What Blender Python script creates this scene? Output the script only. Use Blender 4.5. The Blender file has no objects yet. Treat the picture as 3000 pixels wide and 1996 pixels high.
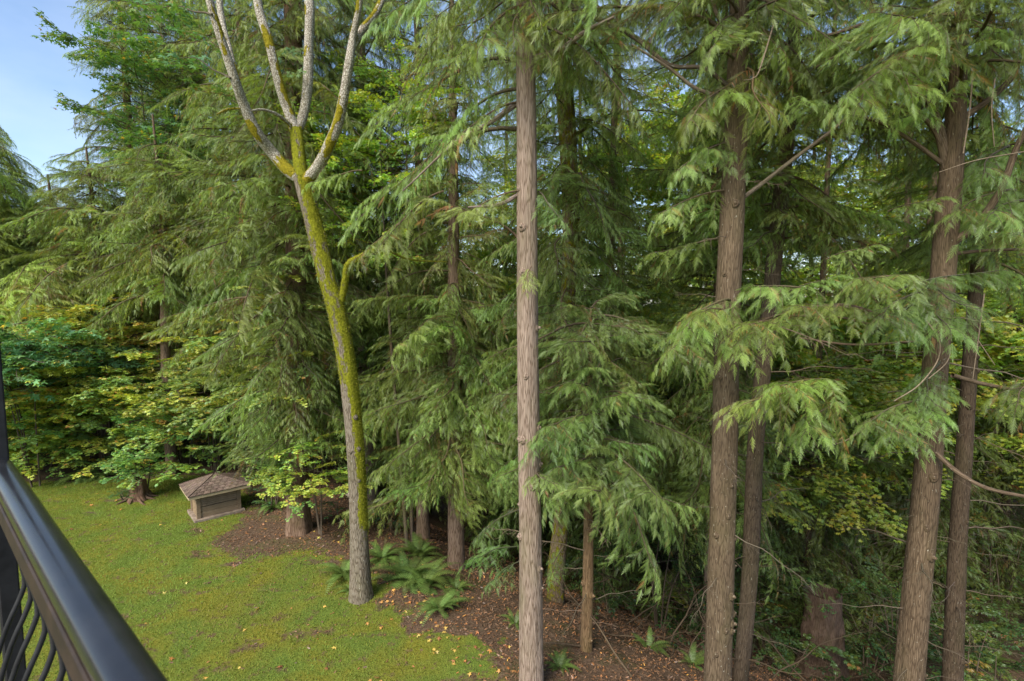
import bpy, math, random
import numpy as np
from mathutils import Vector, Matrix, Quaternion
from math import radians, sin, cos, pi
random.seed(7); rng = np.random.default_rng(7)
S = bpy.context.scene
COL = S.collection

# ------------------------------------------------------------------ camera, sky, sun, exposure
CAM_Z = 6.5; F = 1500.0; PITCH = radians(4.6)
cd = bpy.data.cameras.new('camera'); cam = bpy.data.objects.new('camera', cd); COL.objects.link(cam)
cam.location = (0, 0, CAM_Z); cam.rotation_euler = (radians(90) - PITCH, 0, 0)
cd.sensor_width = 36; cd.lens = 36 * F / 3000; cd.clip_start = 0.02; cd.clip_end = 2000
cd.dof.use_dof = True; cd.dof.focus_distance = 11; cd.dof.aperture_fstop = 6.3
S.camera = cam
W = bpy.data.worlds.new('World'); S.world = W; W.use_nodes = True
SUN_EL, SUN_AZ = radians(43), radians(-148)     # azimuth measured clockwise from +Y: high, behind the left shoulder
nt = W.node_tree; bg = nt.nodes['Background']
sky = nt.nodes.new('ShaderNodeTexSky'); sky.sky_type = 'NISHITA'; sky.sun_disc = False
sky.sun_elevation = SUN_EL; sky.sun_rotation = SUN_AZ; sky.altitude = 100; sky.air_density = 1.0; sky.dust_density = .7; sky.ozone_density = 1.6
# thin pale cloud veil over the blue
tcw = nt.nodes.new('ShaderNodeTexCoord'); mpw = nt.nodes.new('ShaderNodeMapping'); mpw.inputs['Scale'].default_value = (1.3, 1.3, 3.0)
nzw = nt.nodes.new('ShaderNodeTexNoise'); nzw.inputs['Scale'].default_value = 1.6; nzw.inputs['Detail'].default_value = 6; nzw.inputs['Roughness'].default_value = .55
rmw = nt.nodes.new('ShaderNodeMapRange'); rmw.inputs[1].default_value = .38; rmw.inputs[2].default_value = .72; rmw.inputs[3].default_value = .0; rmw.inputs[4].default_value = .30
mxw = nt.nodes.new('ShaderNodeMixRGB'); mxw.inputs[2].default_value = (4.9, 5.2, 6.4, 1)
nt.links.new(tcw.outputs['Generated'], mpw.inputs[0]); nt.links.new(mpw.outputs[0], nzw.inputs['Vector']); nt.links.new(nzw.outputs[0], rmw.inputs[0])
nt.links.new(rmw.outputs[0], mxw.inputs[0]); nt.links.new(sky.outputs[0], mxw.inputs[1]); nt.links.new(mxw.outputs[0], bg.inputs[0])
bg.inputs[1].default_value = 0.115
sd = bpy.data.lights.new('sun', 'SUN'); sd.energy = 3.1; sd.angle = radians(28); sd.color = (1.0, 0.93, 0.80)
sun = bpy.data.objects.new('sun', sd); COL.objects.link(sun)
sdir = Vector((sin(SUN_AZ) * cos(SUN_EL), cos(SUN_AZ) * cos(SUN_EL), sin(SUN_EL)))
sun.rotation_euler = sdir.to_track_quat('Z', 'Y').to_euler(); sun.location = sdir * 60
S.view_settings.view_transform = 'Standard'; S.view_settings.look = 'None'; S.view_settings.gamma = 1
S.view_settings.use_curve_mapping = False; S.view_settings.exposure = 1.15
S.render.engine = 'CYCLES'
S.cycles.max_bounces = 8; S.cycles.diffuse_bounces = 6; S.cycles.transmission_bounces = 5; S.cycles.glossy_bounces = 2
S.cycles.use_denoising = True; S.cycles.caustics_reflective = False; S.cycles.caustics_refractive = False

# ------------------------------------------------------------------ helpers: where a photo point is in the world
def ray(u, v):
    x = (u - 1500) / F; z = -(v - 998) / F
    return Vector((x, cos(PITCH) + z * sin(PITCH), z * cos(PITCH) - sin(PITCH)))
def P(u, v, d):
    r = ray(u, v); return Vector((0, 0, CAM_Z)) + r * (d / r.y)
def smooth(t): t = np.clip(t, 0, 1); return t * t * (3 - 2 * t)
def vnoise(x, y, seed=0):
    """value noise on arrays"""
    x = np.asarray(x, float); y = np.asarray(y, float)
    xi = np.floor(x).astype(np.int64); yi = np.floor(y).astype(np.int64); fx = smooth(x - xi); fy = smooth(y - yi)
    def h(a, b):
        n = (a * 374761393 + b * 668265263 + seed * 974634777) & 0xFFFFFFFF
        n = ((n ^ (n >> 13)) * 1274126177) & 0xFFFFFFFF
        return ((n ^ (n >> 16)) & 0xFFFF) / 65535.0
    return (h(xi, yi) * (1 - fx) + h(xi + 1, yi) * fx) * (1 - fy) + (h(xi, yi + 1) * (1 - fx) + h(xi + 1, yi + 1) * fx) * fy
def fbm(x, y, seed=0, o=4):
    s = 0; a = .5; t = 0
    for k in range(o):
        s = s + a * vnoise(np.asarray(x) * 2 ** k, np.asarray(y) * 2 ** k, seed + k); t += a; a *= .5
    return s / t
def edge_dist(x, y):
    """signed distance past the edge of the lawn plateau (positive = down the ravine side)"""
    return (x + 0.3) * 0.66 + (y - 8.9) * 0.75
def ground_z(x, y):
    x = np.asarray(x, float); y = np.asarray(y, float)
    s = edge_dist(x, y) - 0.25 * smooth((-x - 3) / 4) * 2.6
    lip = smooth((x + 10.5) / 6.0)                     # slope only right of the hut
    drop = -5.2 * smooth(np.clip(s, 0, None) / 13.0) - 0.12 * np.clip(s, 0, 1.2)
    z = drop * lip
    z = z + 0.10 * (fbm(x * .35, y * .35, 3) - .5) + 0.35 * (fbm(x * .12, y * .12, 9) - .5) * smooth((y - 18) / 6)
    rough = smooth((s + .2) / 1.0) * lip
    z = z + (0.16 * (fbm(x * 1.3, y * 1.3, 5) - .5) + 0.05 * (fbm(x * 5, y * 5, 6) - .5)) * rough + 0.025 * (fbm(x * 3, y * 3, 8) - .5)
    return z + 2.0 * smooth((y - 30) / 40)
def gz(x, y): return float(ground_z(x, y))
def dirt_patch(x, y):
    a = fbm(x * 1.0 + 4, y * 2.3, 33) + .30 * smooth((np.asarray(x) + 7 + (y - 10) * .3) / 5) * (fbm(x * 2.6, y * 5.2, 35) - .25)
    return smooth((a - .66) / .12)
def lawn_mask(x, y):
    s = edge_dist(x, y)
    n = (fbm(x * .9, y * .9, 21) - .5) * 1.7 + (fbm(x * 5, y * 5, 22) - .5) * 1.3
    m1 = smooth((-(s - .05 - 2.0*np.exp(-((x + 4.3) ** 2 + (y - 11.) ** 2) / 5.0)*0 + n)) / .5)
    dx, dy = x + 6.6, y - 14.2
    bare = np.exp(-((dx / 1.65) ** 2 + (dy / 1.7) ** 2) * 1.1)
    m2 = smooth((.60 + n * .30 - bare) / .45)
    m3 = smooth((19.3 + .18 * (x + 9) + n * .5 - y) / .5)
    return m1 * m2 * m3
def ground_at(u, v):
    r = ray(u, v); t = np.arange(3, 70, .02)
    below = CAM_Z + r.z * t <= ground_z(r.x * t, r.y * t)
    return Vector((0, 0, CAM_Z)) + r * float(t[int(np.argmax(below))])

# ------------------------------------------------------------------ helpers: objects
def tag(o, label=None, cat=None, group=None, kind=None):
    if label: o['label'] = label
    if cat: o['category'] = cat
    if group: o['group'] = group
    if kind: o['kind'] = kind
    return o
def empty(name, loc=(0, 0, 0), parent=None, rz=0):
    o = bpy.data.objects.new(name, None); o.empty_display_size = .2; o.location = loc; o.rotation_euler.z = rz
    COL.objects.link(o)
    if parent: o.parent = parent
    return o
def inst(name, mesh, parent=None, M=None, color=None):
    o = bpy.data.objects.new(name, mesh); COL.objects.link(o)
    if parent: o.parent = parent
    if M is not None: o.matrix_basis = M
    if color: o.color = (*color, 1)
    return o
class MB:
    """collects triangles with one material slot each; build() makes ONE mesh"""
    def __init__(s): s.v = []; s.f = []; s.m = []; s.t = []; s.b = []; s.n = 0; s.sm = []
    def add(s, v, f, mat=0, tint=0.5, bark=None, smooth_=False):
        v = np.asarray(v, np.float32).reshape(-1, 3); f = np.asarray(f, np.int64)
        if f.shape[1] == 4: f = np.concatenate([f[:, [0, 1, 2]], f[:, [0, 2, 3]]])
        s.v.append(v); s.f.append(f + s.n); s.m.append(np.full(len(f), mat)); s.sm.append(np.full(len(f), smooth_))
        s.t.append(np.broadcast_to(np.asarray(tint, np.float32), (len(v),)))
        s.b.append(v if bark is None else bark); s.n += len(v)
    def box(s, c, sz, rot=None, mat=0, tint=.5, bev=0):
        x, y, z = [a / 2 for a in sz]
        if bev:
            b = bev; pts = []
            for zz, bb in ((-z, b), (-z + b, 0), (z - b, 0), (z, b)):
                xx, yy = x - bb, y - bb
                c2 = b if bb == 0 else b * .5
                pts += [(-xx + c2, -yy, zz), (xx - c2, -yy, zz), (xx, -yy + c2, zz), (xx, yy - c2, zz), (xx - c2, yy, zz), (-xx + c2, yy, zz), (-xx, yy - c2, zz), (-xx, -yy + c2, zz)]
            f = []
            for r in range(3):
                for k in range(8): f.append((r * 8 + k, r * 8 + (k + 1) % 8, r * 8 + 8 + (k + 1) % 8, r * 8 + 8 + k))
            for base, flip in ((0, 1), (24, 0)):
                for k in ((0, 1, 2, 3), (3, 4, 5, 6), (0, 3, 6, 7)):
                    q = [base + a for a in k]; f.append(q[::-1] if flip else q)
            v = np.array(pts)
        else:
            v = np.array([(i, j, k) for k in (-z, z) for j in (-y, y) for i in (-x, x)])
            f = [(0, 2, 3, 1), (4, 5, 7, 6), (0, 1, 5, 4), (2, 6, 7, 3), (0, 4, 6, 2), (1, 3, 7, 5)]
        if rot is not None: v = v @ np.array(rot).T
        s.add(v + np.array(c), f, mat, tint)
    def tube(s, pts, rad, n=6, mat=0, tint=.5, cap=True):
        pts = np.asarray([tuple(p) for p in pts], float); k = len(pts); rad = np.broadcast_to(np.asarray(rad, float), (k,))
        T = np.gradient(pts, axis=0); T /= np.linalg.norm(T, axis=1)[:, None] + 1e-9
        ref = np.array([0, 0, 1.]) if abs(T[0][2]) < .9 else np.array([1., 0, 0])
        A = np.zeros_like(pts); a = np.cross(T[0], ref); a /= np.linalg.norm(a)
        for i in range(k):
            a = a - T[i] * a.dot(T[i]); a /= np.linalg.norm(a) + 1e-9; A[i] = a
        B = np.cross(T, A); th = np.arange(n) * 2 * pi / n
        v = pts[:, None] + rad[:, None, None] * (np.cos(th)[None, :, None] * A[:, None] + np.sin(th)[None, :, None] * B[:, None])
        L = np.concatenate([[0], np.cumsum(np.linalg.norm(np.diff(pts, axis=0), axis=1))])
        bark = np.stack([np.broadcast_to(np.cos(th) * rad.mean(), (k, n)), np.broadcast_to(np.sin(th) * rad.mean(), (k, n)), np.broadcast_to(L[:, None], (k, n))], -1)
        i = np.arange(k - 1)[:, None] * n; j = np.arange(n)[None]; j2 = (j + 1) % n
        f = np.stack([i + j, i + j2, i + n + j2, i + n + j], -1).reshape(-1, 4)
        tt = np.broadcast_to(np.asarray(tint, np.float32).reshape(-1, 1) if np.ndim(tint) else tint, (k, n)).reshape(-1) if True else tint
        s.add(v.reshape(-1, 3), f, mat, tt, bark.reshape(-1, 3), True)
        if cap:
            c = np.array([[o + 0, o + q, o + q + 1] for o in (0, (k - 1) * n) for q in range(1, n - 1)])
            s.f.append(c + s.n - k * n); s.m.append(np.full(len(c), mat)); s.sm.append(np.full(len(c), False))
    def mesh(s, name, mats):
        V = np.concatenate(s.v); Fc = np.concatenate(s.f); me = bpy.data.meshes.new(name)
        me.vertices.add(len(V)); me.vertices.foreach_set('co', V.astype(np.float32).ravel())
        me.loops.add(len(Fc) * 3); me.loops.foreach_set('vertex_index', Fc.astype(np.int32).ravel())
        me.polygons.add(len(Fc)); me.polygons.foreach_set('loop_start', (np.arange(len(Fc)) * 3).astype(np.int32))
        me.polygons.foreach_set('material_index', np.concatenate(s.m).astype(np.int32))
        me.polygons.foreach_set('use_smooth', np.concatenate(s.sm).astype(bool))
        for m in mats: me.materials.append(m)
        a = me.attributes.new('tint', 'FLOAT', 'POINT'); a.data.foreach_set('value', np.concatenate(s.t).astype(np.float32))
        b = me.attributes.new('bark', 'FLOAT_VECTOR', 'POINT'); b.data.foreach_set('vector', np.concatenate(s.b).astype(np.float32).ravel())
        me.update(calc_edges=True); me.validate(); return me
    def obj(s, name, mats, parent=None, M=None, color=None): return inst(name, s.mesh(name, mats), parent, M, color)

# ------------------------------------------------------------------ materials
class NT:
    def __init__(s, name):
        s.m = bpy.data.materials.new(name); s.m.use_nodes = True; s.t = s.m.node_tree; s.t.nodes.clear()
        s.out = s.t.nodes.new('ShaderNodeOutputMaterial')
    def n(s, ty, **kw):
        nd = s.t.nodes.new('ShaderNode' + ty)
        for k, v in kw.items():
            if hasattr(nd, k): setattr(nd, k, v)
        return nd
    def set(s, nd, i, v):
        if isinstance(v, bpy.types.NodeSocket): s.t.links.new(v, nd.inputs[i])
        else: nd.inputs[i].default_value = v
    def attr(s, name): return s.n('Attribute', attribute_name=name)
    def noise(s, vec, scale, detail=4, rough=.55, dist=0):
        nd = s.n('TexNoise'); s.set(nd, 'Vector', vec); s.set(nd, 'Scale', scale); s.set(nd, 'Detail', detail); s.set(nd, 'Roughness', rough); s.set(nd, 'Distortion', dist); return nd.outputs[0]
    def map(s, vec, sc, loc=(0, 0, 0)):
        nd = s.n('Mapping'); s.set(nd, 0, vec); nd.inputs['Scale'].default_value = sc; nd.inputs['Location'].default_value = loc; return nd.outputs[0]
    def rng(s, x, a, b, c=0, d=1):
        nd = s.n('MapRange'); s.set(nd, 0, x); 
        for i, q in enumerate((a, b, c, d)): s.set(nd, i + 1, q)
        return nd.outputs[0]
    def ramp(s, x, stops):
        nd = s.n('ValToRGB'); s.set(nd, 0, x); e = nd.color_ramp.elements
        while len(e) < len(stops): e.new(.5)
        for i, (p, c) in enumerate(stops): e[i].position = p; e[i].color = (*c, 1)
        return nd.outputs[0]
    def mix(s, f, a, b, mode='MIX'):
        nd = s.n('MixRGB', blend_type=mode); s.set(nd, 0, f); s.set(nd, 1, a if not isinstance(a, tuple) else (*a, 1)); s.set(nd, 2, b if not isinstance(b, tuple) else (*b, 1)); return nd.outputs[0]
    def math(s, op, a, b=0.0):
        nd = s.n('Math', operation=op); s.set(nd, 0, a); s.set(nd, 1, b); return nd.outputs[0]
    def bump(s, h, st=.5, dist=.02, nrm=None):
        nd = s.n('Bump'); s.set(nd, 'Strength', st); s.set(nd, 'Distance', dist); s.set(nd, 'Height', h)
        if nrm: s.set(nd, 'Normal', nrm)
        return nd.outputs[0]
    def bsdf(s, col, rough=.8, nrm=None, metal=0, spec=.3, coat=0):
        nd = s.n('BsdfPrincipled'); s.set(nd, 'Base Color', (*col, 1) if isinstance(col, tuple) else col); s.set(nd, 'Roughness', rough); s.set(nd, 'Metallic', metal)
        s.set(nd, 'Specular IOR Level', spec); s.set(nd, 'Coat Weight', coat)
        if nrm: s.set(nd, 'Normal', nrm)
        return nd.outputs[0]
    def done(s, sh): s.t.links.new(sh, s.out.inputs[0]); return s.m

def leaf_mat(name, stops, trans=.35, tcol=(1.25, 1.2, .45), gloss=.06, rough=.45):
    """stops over tint 0..1; object colour multiplies (species and tree), object random shifts"""
    t = NT(name); oi = t.n('ObjectInfo'); tint = t.attr('tint').outputs['Fac']
    c = t.ramp(tint, stops)
    c = t.mix(1.0, c, oi.outputs['Color'], 'MULTIPLY')
    hsv = t.n('HueSaturation'); t.set(hsv, 'Hue', t.rng(oi.outputs['Random'], 0, 1, .485, .515)); t.set(hsv, 'Value', t.rng(oi.outputs['Random'], 0, 1, .82, 1.18)); t.set(hsv, 'Saturation', .95); t.set(hsv, 'Color', c)
    c = hsv.outputs[0]
    d = t.n('BsdfDiffuse'); t.set(d, 0, c)
    tr = t.n('BsdfTranslucent'); t.set(tr, 0, t.mix(1.0, c, tcol, 'MULTIPLY'))
    mx = t.n('MixShader'); t.set(mx, 0, trans); t.set(mx, 1, d.outputs[0]); t.set(mx, 2, tr.outputs[0])
    g = t.n('BsdfGlossy'); t.set(g, 'Roughness', rough); t.set(g, 0, (.85, .9, 1, 1))
    m2 = t.n('MixShader'); t.set(m2, 0, gloss); t.set(m2, 1, mx.outputs[0]); t.set(m2, 2, g.outputs[0])
    return t.done(m2.outputs[0])
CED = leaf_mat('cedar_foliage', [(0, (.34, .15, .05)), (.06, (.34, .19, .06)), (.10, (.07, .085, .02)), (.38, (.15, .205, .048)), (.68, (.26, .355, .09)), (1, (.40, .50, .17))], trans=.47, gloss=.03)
HEM = leaf_mat('drooping_conifer_foliage', [(0, (.20, .14, .05)), (.12, (.15, .13, .04)), (.25, (.18, .21, .05)), (.6, (.30, .35, .08)), (1, (.42, .47, .13))], gloss=.03)
VINE = leaf_mat('vine_maple_leaf', [(0, (.60, .26, .05)), (.05, (.62, .36, .05)), (.12, (.46, .48, .06)), (.28, (.34, .44, .06)), (.5, (.19, .33, .07)), (1, (.13, .27, .10))], trans=.4, gloss=.05)
BIGL = leaf_mat('broad_maple_leaf', [(0, (.50, .28, .05)), (.05, (.45, .36, .05)), (.1, (.15, .26, .055)), (.6, (.10, .21, .075)), (1, (.13, .27, .13))], trans=.4, gloss=.02, rough=.55)
FERN = leaf_mat('sword_fern_green', [(0, (.22, .14, .05)), (.1, (.085, .14, .03)), (1, (.16, .25, .055))], trans=.3, gloss=.02)
MOSS = leaf_mat('moss_green', [(0, (.07, .065, .012)), (.5, (.20, .20, .02)), (1, (.36, .36, .035))], trans=.25, gloss=0)
GRAS = leaf_mat('grass_green', [(0, (.20, .14, .07)), (.15, (.23, .19, .06)), (.38, (.20, .215, .030)), (.7, (.165, .235, .035)), (1, (.20, .275, .050))], trans=.35, gloss=0)
FALL = leaf_mat('fallen_leaf', [(0, (.10, .062, .038)), (.3, (.20, .115, .06)), (.5, (.30, .14, .055)), (.7, (.50, .20, .04)), (.9, (.62, .38, .06)), (1, (.55, .48, .12))], trans=.15, tcol=(1.2, 1, .6), gloss=.03)

def bark_mat(name, dark, mid, light, sx=16, sz=1.1, fleck=.0, mossc=None, bump=.8, crack=.35):
    t = NT(name); v = t.attr('bark').outputs['Vector']; oi = t.n('ObjectInfo')
    fib = t.noise(t.map(v, (sx, sx, sz)), 1.6, 8, .68, .6)
    fib2 = t.noise(t.map(v, (sx * 3.3, sx * 3.3, sz * 3)), 1.8, 5, .65, .3)
    vo = t.n('TexVoronoi', feature='DISTANCE_TO_EDGE'); wv = t.mix(.12, v, t.n('TexNoise').outputs[1])
    t.set(vo, 'Vector', t.map(v, (sx * 1.7, sx * 1.7, sz * 2.2))); t.set(vo, 'Scale', 1.0)
    cr = t.rng(vo.outputs[0], 0, .16)
    h = t.math('ADD', t.math('MULTIPLY', fib, .7), t.math('ADD', t.math('MULTIPLY', fib2, .45), t.math('MULTIPLY', cr, crack)))
    c = t.ramp(t.rng(h, .42, .98 + crack * .5), [(0, dark), (.42, mid), (.85, light), (1, tuple(min(1, a * 1.25) for a in light))])
    big = t.noise(t.map(v, (2, 2, .7)), 1.4, 4)
    c = t.mix(t.rng(big, .3, .7, .0, .5), c, t.mix(1.0, c, (.62, .60, .58), 'MULTIPLY'))
    alg = t.rng(t.noise(t.map(v, (3, 3, .9)), 1.1, 5), .48, .72, 0, .35)
    c = t.mix(alg, c, (.12, .125, .05))
    if fleck:
        fl = t.noise(t.map(v, (30, 30, 12)), 1.5, 3, .6); c = t.mix(t.rng(fl, .70 - fleck * .1, .74 - fleck * .1, 0, .85), c, (.55, .55, .5))
    if mossc:
        mo = t.attr('tint').outputs['Fac']; mn = t.noise(t.map(v, (22, 22, 14)), 1.3, 6, .7)
        mn2 = t.noise(t.map(v, (9, 9, 4)), 1.2, 4, .6); mk = t.rng(t.math('ADD', mo, t.math('ADD', t.math('MULTIPLY', t.math('SUBTRACT', mn, .5), .8), t.math('MULTIPLY', t.math('SUBTRACT', mn2, .5), 1.3))), .40, .54)
        mcol = t.ramp(t.noise(v, 24, 6, .7), [(.25, tuple(a * .45 for a in mossc)), (.5, mossc), (.75, tuple(a * 1.55 for a in mossc))])
        c = t.mix(mk, c, mcol); h = t.math('ADD', h, t.math('MULTIPLY', mk, t.math('MULTIPLY', mn, 1.3)))
    c = t.mix(1.0, c, oi.outputs['Color'], 'MULTIPLY')
    return t.done(t.bsdf(c, .92, t.bump(h, bump, .03), spec=.15))
BARK_CED = bark_mat('cedar_bark', (.075, .052, .040), (.205, .155, .122), (.39, .32, .27), sx=34, sz=1.5, bump=.6)
BARK_RED = bark_mat('flaky_brown_bark', (.06, .045, .034), (.175, .135, .10), (.36, .29, .225), sx=36, sz=2.0, fleck=.35, crack=.25, bump=.6)
BARK_MOSS = bark_mat('mossy_grey_bark', (.05, .04, .03), (.15, .118, .085), (.30, .26, .20), sx=24, sz=2.4, fleck=.25, mossc=(.20, .205, .013))
BARK_PALE = bark_mat('pale_lichen_bark', (.07, .055, .04), (.27, .23, .175), (.56, .52, .44), sx=18, sz=9, fleck=.6, mossc=(.25, .21, .015), crack=.5)
def simple(name, stops, scale=(1, 1, 1), sc=6, rough=.8, bumpd=.01, st=.5, obj=True, spec=.2, metal=0):
    t = NT(name); tc = t.n('TexCoord').outputs['Object']; oi = t.n('ObjectInfo')
    nz = t.noise(t.map(tc, scale), sc, 7, .62, .2); c = t.ramp(nz, stops)
    c = t.mix(1.0, c, oi.outputs['Color'], 'MULTIPLY') if obj else c
    return t.done(t.bsdf(c, rough, t.bump(nz, st, bumpd), metal, spec))
TWIG = simple('twig_bark', [(.3, (.05, .038, .026)), (.7, (.12, .09, .062))], (1, 1, 1), 30)
DEADT = simple('dead_twig_grey', [(.3, (.10, .075, .05)), (.7, (.24, .185, .13))], (1, 1, 1), 30)

# ------------------------------------------------------------------ foliage templates (unit length along +X, flat in XY)
def spray_tpl(n, width, seed, fine):
    """feather-like conifer spray; fine adds side teeth"""
    r = random.Random(seed); V = []; Fc = []; T = []
    def tri(a, b, c, ta, tb):
        i = len(V); V.extend([a, b, c]); Fc.append((i, i + 1, i + 2)); T.extend([ta, ta, tb])
    zf = lambda x, y: -.16 * x * x - .5 * abs(y) ** 1.5
    def pt(x, y): return (x, y, zf(x, y))
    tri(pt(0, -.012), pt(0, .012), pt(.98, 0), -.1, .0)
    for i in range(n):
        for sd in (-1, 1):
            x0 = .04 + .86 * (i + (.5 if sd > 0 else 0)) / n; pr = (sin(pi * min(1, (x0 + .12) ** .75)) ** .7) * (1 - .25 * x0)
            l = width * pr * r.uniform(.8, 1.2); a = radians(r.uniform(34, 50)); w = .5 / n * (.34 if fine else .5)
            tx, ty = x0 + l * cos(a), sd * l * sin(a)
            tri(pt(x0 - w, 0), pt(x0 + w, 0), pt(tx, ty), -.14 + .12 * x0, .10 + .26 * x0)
            if fine:
                for k in range(3):
                    q = .22 + .25 * k; bx, by = x0 + (tx - x0) * q, ty * q; ll = l * .30 * (1 - q * .5)
                    for s2 in (-1, 1):
                        a2 = a + s2 * radians(38); 
                        tri(pt(bx - w * .35, by), pt(bx + w * .45, by), pt(bx + ll * cos(a2), by + sd * ll * sin(a2)), .0, .16)
    tri(pt(.86, -.02), pt(.86, .02), pt(1.05, 0), 0, .15)
    return np.array(V), np.array(Fc), np.array(T)
SP_FINE = [spray_tpl(10, .30, k, True) for k in range(3)]
SP_MID = [spray_tpl(8, .30, k, False) for k in range(4)]
SP_FAR = [spray_tpl(6, .32, k, False) for k in range(3)]
def leaf_tpl(lobes, inner, seed):
    r = random.Random(seed); V = [(0, 0, 0)]; n = lobes
    angs = [(-1 + 2 * i / (n - 1)) * radians(128) for i in range(n)]; lens = [.55 + .45 * cos(a * .62) ** 1.2 for a in angs]
    ring = []
    for i, (a, l) in enumerate(zip(angs, lens)):
        ring.append((l * cos(a) * .62 + .38, l * sin(a) * .62, -.10 * l * abs(sin(a)) - .06 * cos(a)))
        if i < n - 1:
            b = (a + angs[i + 1]) / 2; q = inner * (l + lens[i + 1]) / 2
            ring.append((q * cos(b) * .62 + .38, q * sin(b) * .62, .02))
    V = [(.36, 0, 0.03)] + ring + [(.30, 0, 0)]
    Fc = [(0, i, i + 1) for i in range(1, len(ring))]
    i = len(V); V += [(0, -.012, .02), (0, .012, .02), (.38, 0, .02)]; Fc.append((i, i + 1, i + 2))
    V = np.array(V); return V, np.array(Fc), np.where(V[:, 0] > .7, .03, 0.)
LEAF_V = [leaf_tpl(7, .62, 1)]; LEAF_B = [leaf_tpl(5, .42, 2)]
def oval_tpl():
    V = np.array([(0, 0, 0), (.35, .28, -.03), (.35, -.28, -.03), (.75, .2, -.06), (.75, -.2, -.06), (1, 0, -.1)])
    return V, np.array([(0, 2, 1), (1, 2, 4), (1, 4, 3), (3, 4, 5)]), np.zeros(6)
LEAF_O = [oval_tpl()]
def place(mb, tpls, O, D, N, Sz, T, mat):
    """stamp templates: origin, direction, normal, size, tint arrays"""
    O, D, N = map(lambda a: np.asarray(a, float).reshape(-1, 3), (O, D, N)); Sz = np.asarray(Sz, float); T = np.asarray(T, float)
    if not len(O): return
    D = D / (np.linalg.norm(D, axis=1)[:, None] + 1e-9); N = N - D * (N * D).sum(1)[:, None]; N /= np.linalg.norm(N, axis=1)[:, None] + 1e-9
    B = np.cross(N, D); pick = rng.integers(0, len(tpls), len(O))
    for k, (V, Fc, tt) in enumerate(tpls):
        m = pick == k
        if not m.any(): continue
        o, d, n, b, s, t = O[m], D[m], N[m], B[m], Sz[m], T[m]
        v = o[:, None] + s[:, None, None] * (V[None, :, 0:1] * d[:, None] + V[None, :, 1:2] * b[:, None] + V[None, :, 2:3] * n[:, None])
        f = (Fc[None] + (np.arange(m.sum()) * len(V))[:, None, None]).reshape(-1, 3)
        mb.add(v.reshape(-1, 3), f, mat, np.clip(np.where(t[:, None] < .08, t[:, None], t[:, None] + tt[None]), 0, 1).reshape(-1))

def nrm(v): v = np.asarray(v, float); return v / (np.linalg.norm(v) + 1e-9)
UP = np.array([0, 0, 1.])
def cedar_bough(L, seed, tpls, spray=.24, step=.05, rise=.25, sag=.75, up=.35, hang=.6, twig_len=.34, dens=1.0, wood_r=None, bare=.12, fol=CED, dead=.012, tsides=5):
    r = random.Random(seed); mb = MB(); n = 14
    ph = r.uniform(0, 6)
    def limb(s): return np.array([L * s * (1 - .05 * s), L * .05 * sin(ph + s * 3.3) * s + L * .02 * sin(ph * 2 + s * 9), L * (rise * s - sag * s * s + up * s ** 3.2)])
    pts = [limb(i / n) for i in range(n + 1)]; wr = wood_r or .011 * L ** .9 + .006
    mb.tube(pts, [wr * (1 - .85 * i / n) for i in range(n + 1)], tsides, 1)
    O = []; D = []; N = []; Z = []; T = []
    nt_ = int(L / .12 * dens); 
    for i in range(nt_ + 1):
        s = bare + (1 - bare) * (i + r.uniform(-.3, .3)) / nt_; s = min(max(s, .02), .995); sd = 1 if i % 2 else -1
        p = limb(s); t = nrm(limb(min(1, s + .03)) - limb(max(0, s - .03))); b = nrm(np.cross(UP, t)) * sd
        tl = L * twig_len * (1 - .72 * s ** 1.3) * r.uniform(.6, 1.2) * (.55 + .45 * min(1, (s - bare + .1) / .25)) + .08
        if s > .97: dr = t
        else: dr = nrm(t * r.uniform(.5, .95) + b * r.uniform(.6, 1.0) + UP * r.uniform(-.25, .15))
        dp = r.uniform(.3, 1.5)
        tw = lambda q: p + dr * tl * q + UP * (-dp * tl * q * q * .7 + .12 * tl * q)
        mb.tube([tw(q) for q in (0, .35, .7, 1)], [.005, .004, .003, .0015], 3, 1, cap=False)
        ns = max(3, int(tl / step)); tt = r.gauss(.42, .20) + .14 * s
        isdead = r.random() < dead * 3; hv = r.uniform(.6, 1.35)
        for k in range(ns + 1):
            q = .08 + .92 * (k + r.uniform(-.25, .25)) / ns; q = min(q, 1); o = tw(q); tq = nrm(tw(min(1, q + .05)) - tw(max(0, q - .05)))
            bb = nrm(np.cross(UP, tq))
            for s2 in (-1, 1):
                h = hang * hv * r.uniform(.85, 1.15); w = (1 - h * .7)
                d = tq * r.uniform(.45, .8) + bb * s2 * (.35 + .5 * w) - UP * h * .95 + rng.normal(0, .13, 3)
                nn = bb * h * 1.1 * (1 if r.random() < .5 else -1) * 1.0 + UP * (1.15 - h) + rng.normal(0, .25, 3)
                O.append(o); D.append(d); N.append(nn); Z.append(spray * r.uniform(.65, 1.2) * (1 - .3 * q))
                T.append(r.uniform(0, .07) if (isdead or r.random() < dead) else min(max(tt + r.gauss(0, .09), .12), .9))
            if k == ns: O.append(o); D.append(tq - UP * .2); N.append(UP + rng.normal(0, .3, 3)); Z.append(spray); T.append(min(max(tt + .12, .12), .95))
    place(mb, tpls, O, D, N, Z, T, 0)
    return mb.mesh('branch', [fol, TWIG])
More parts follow.
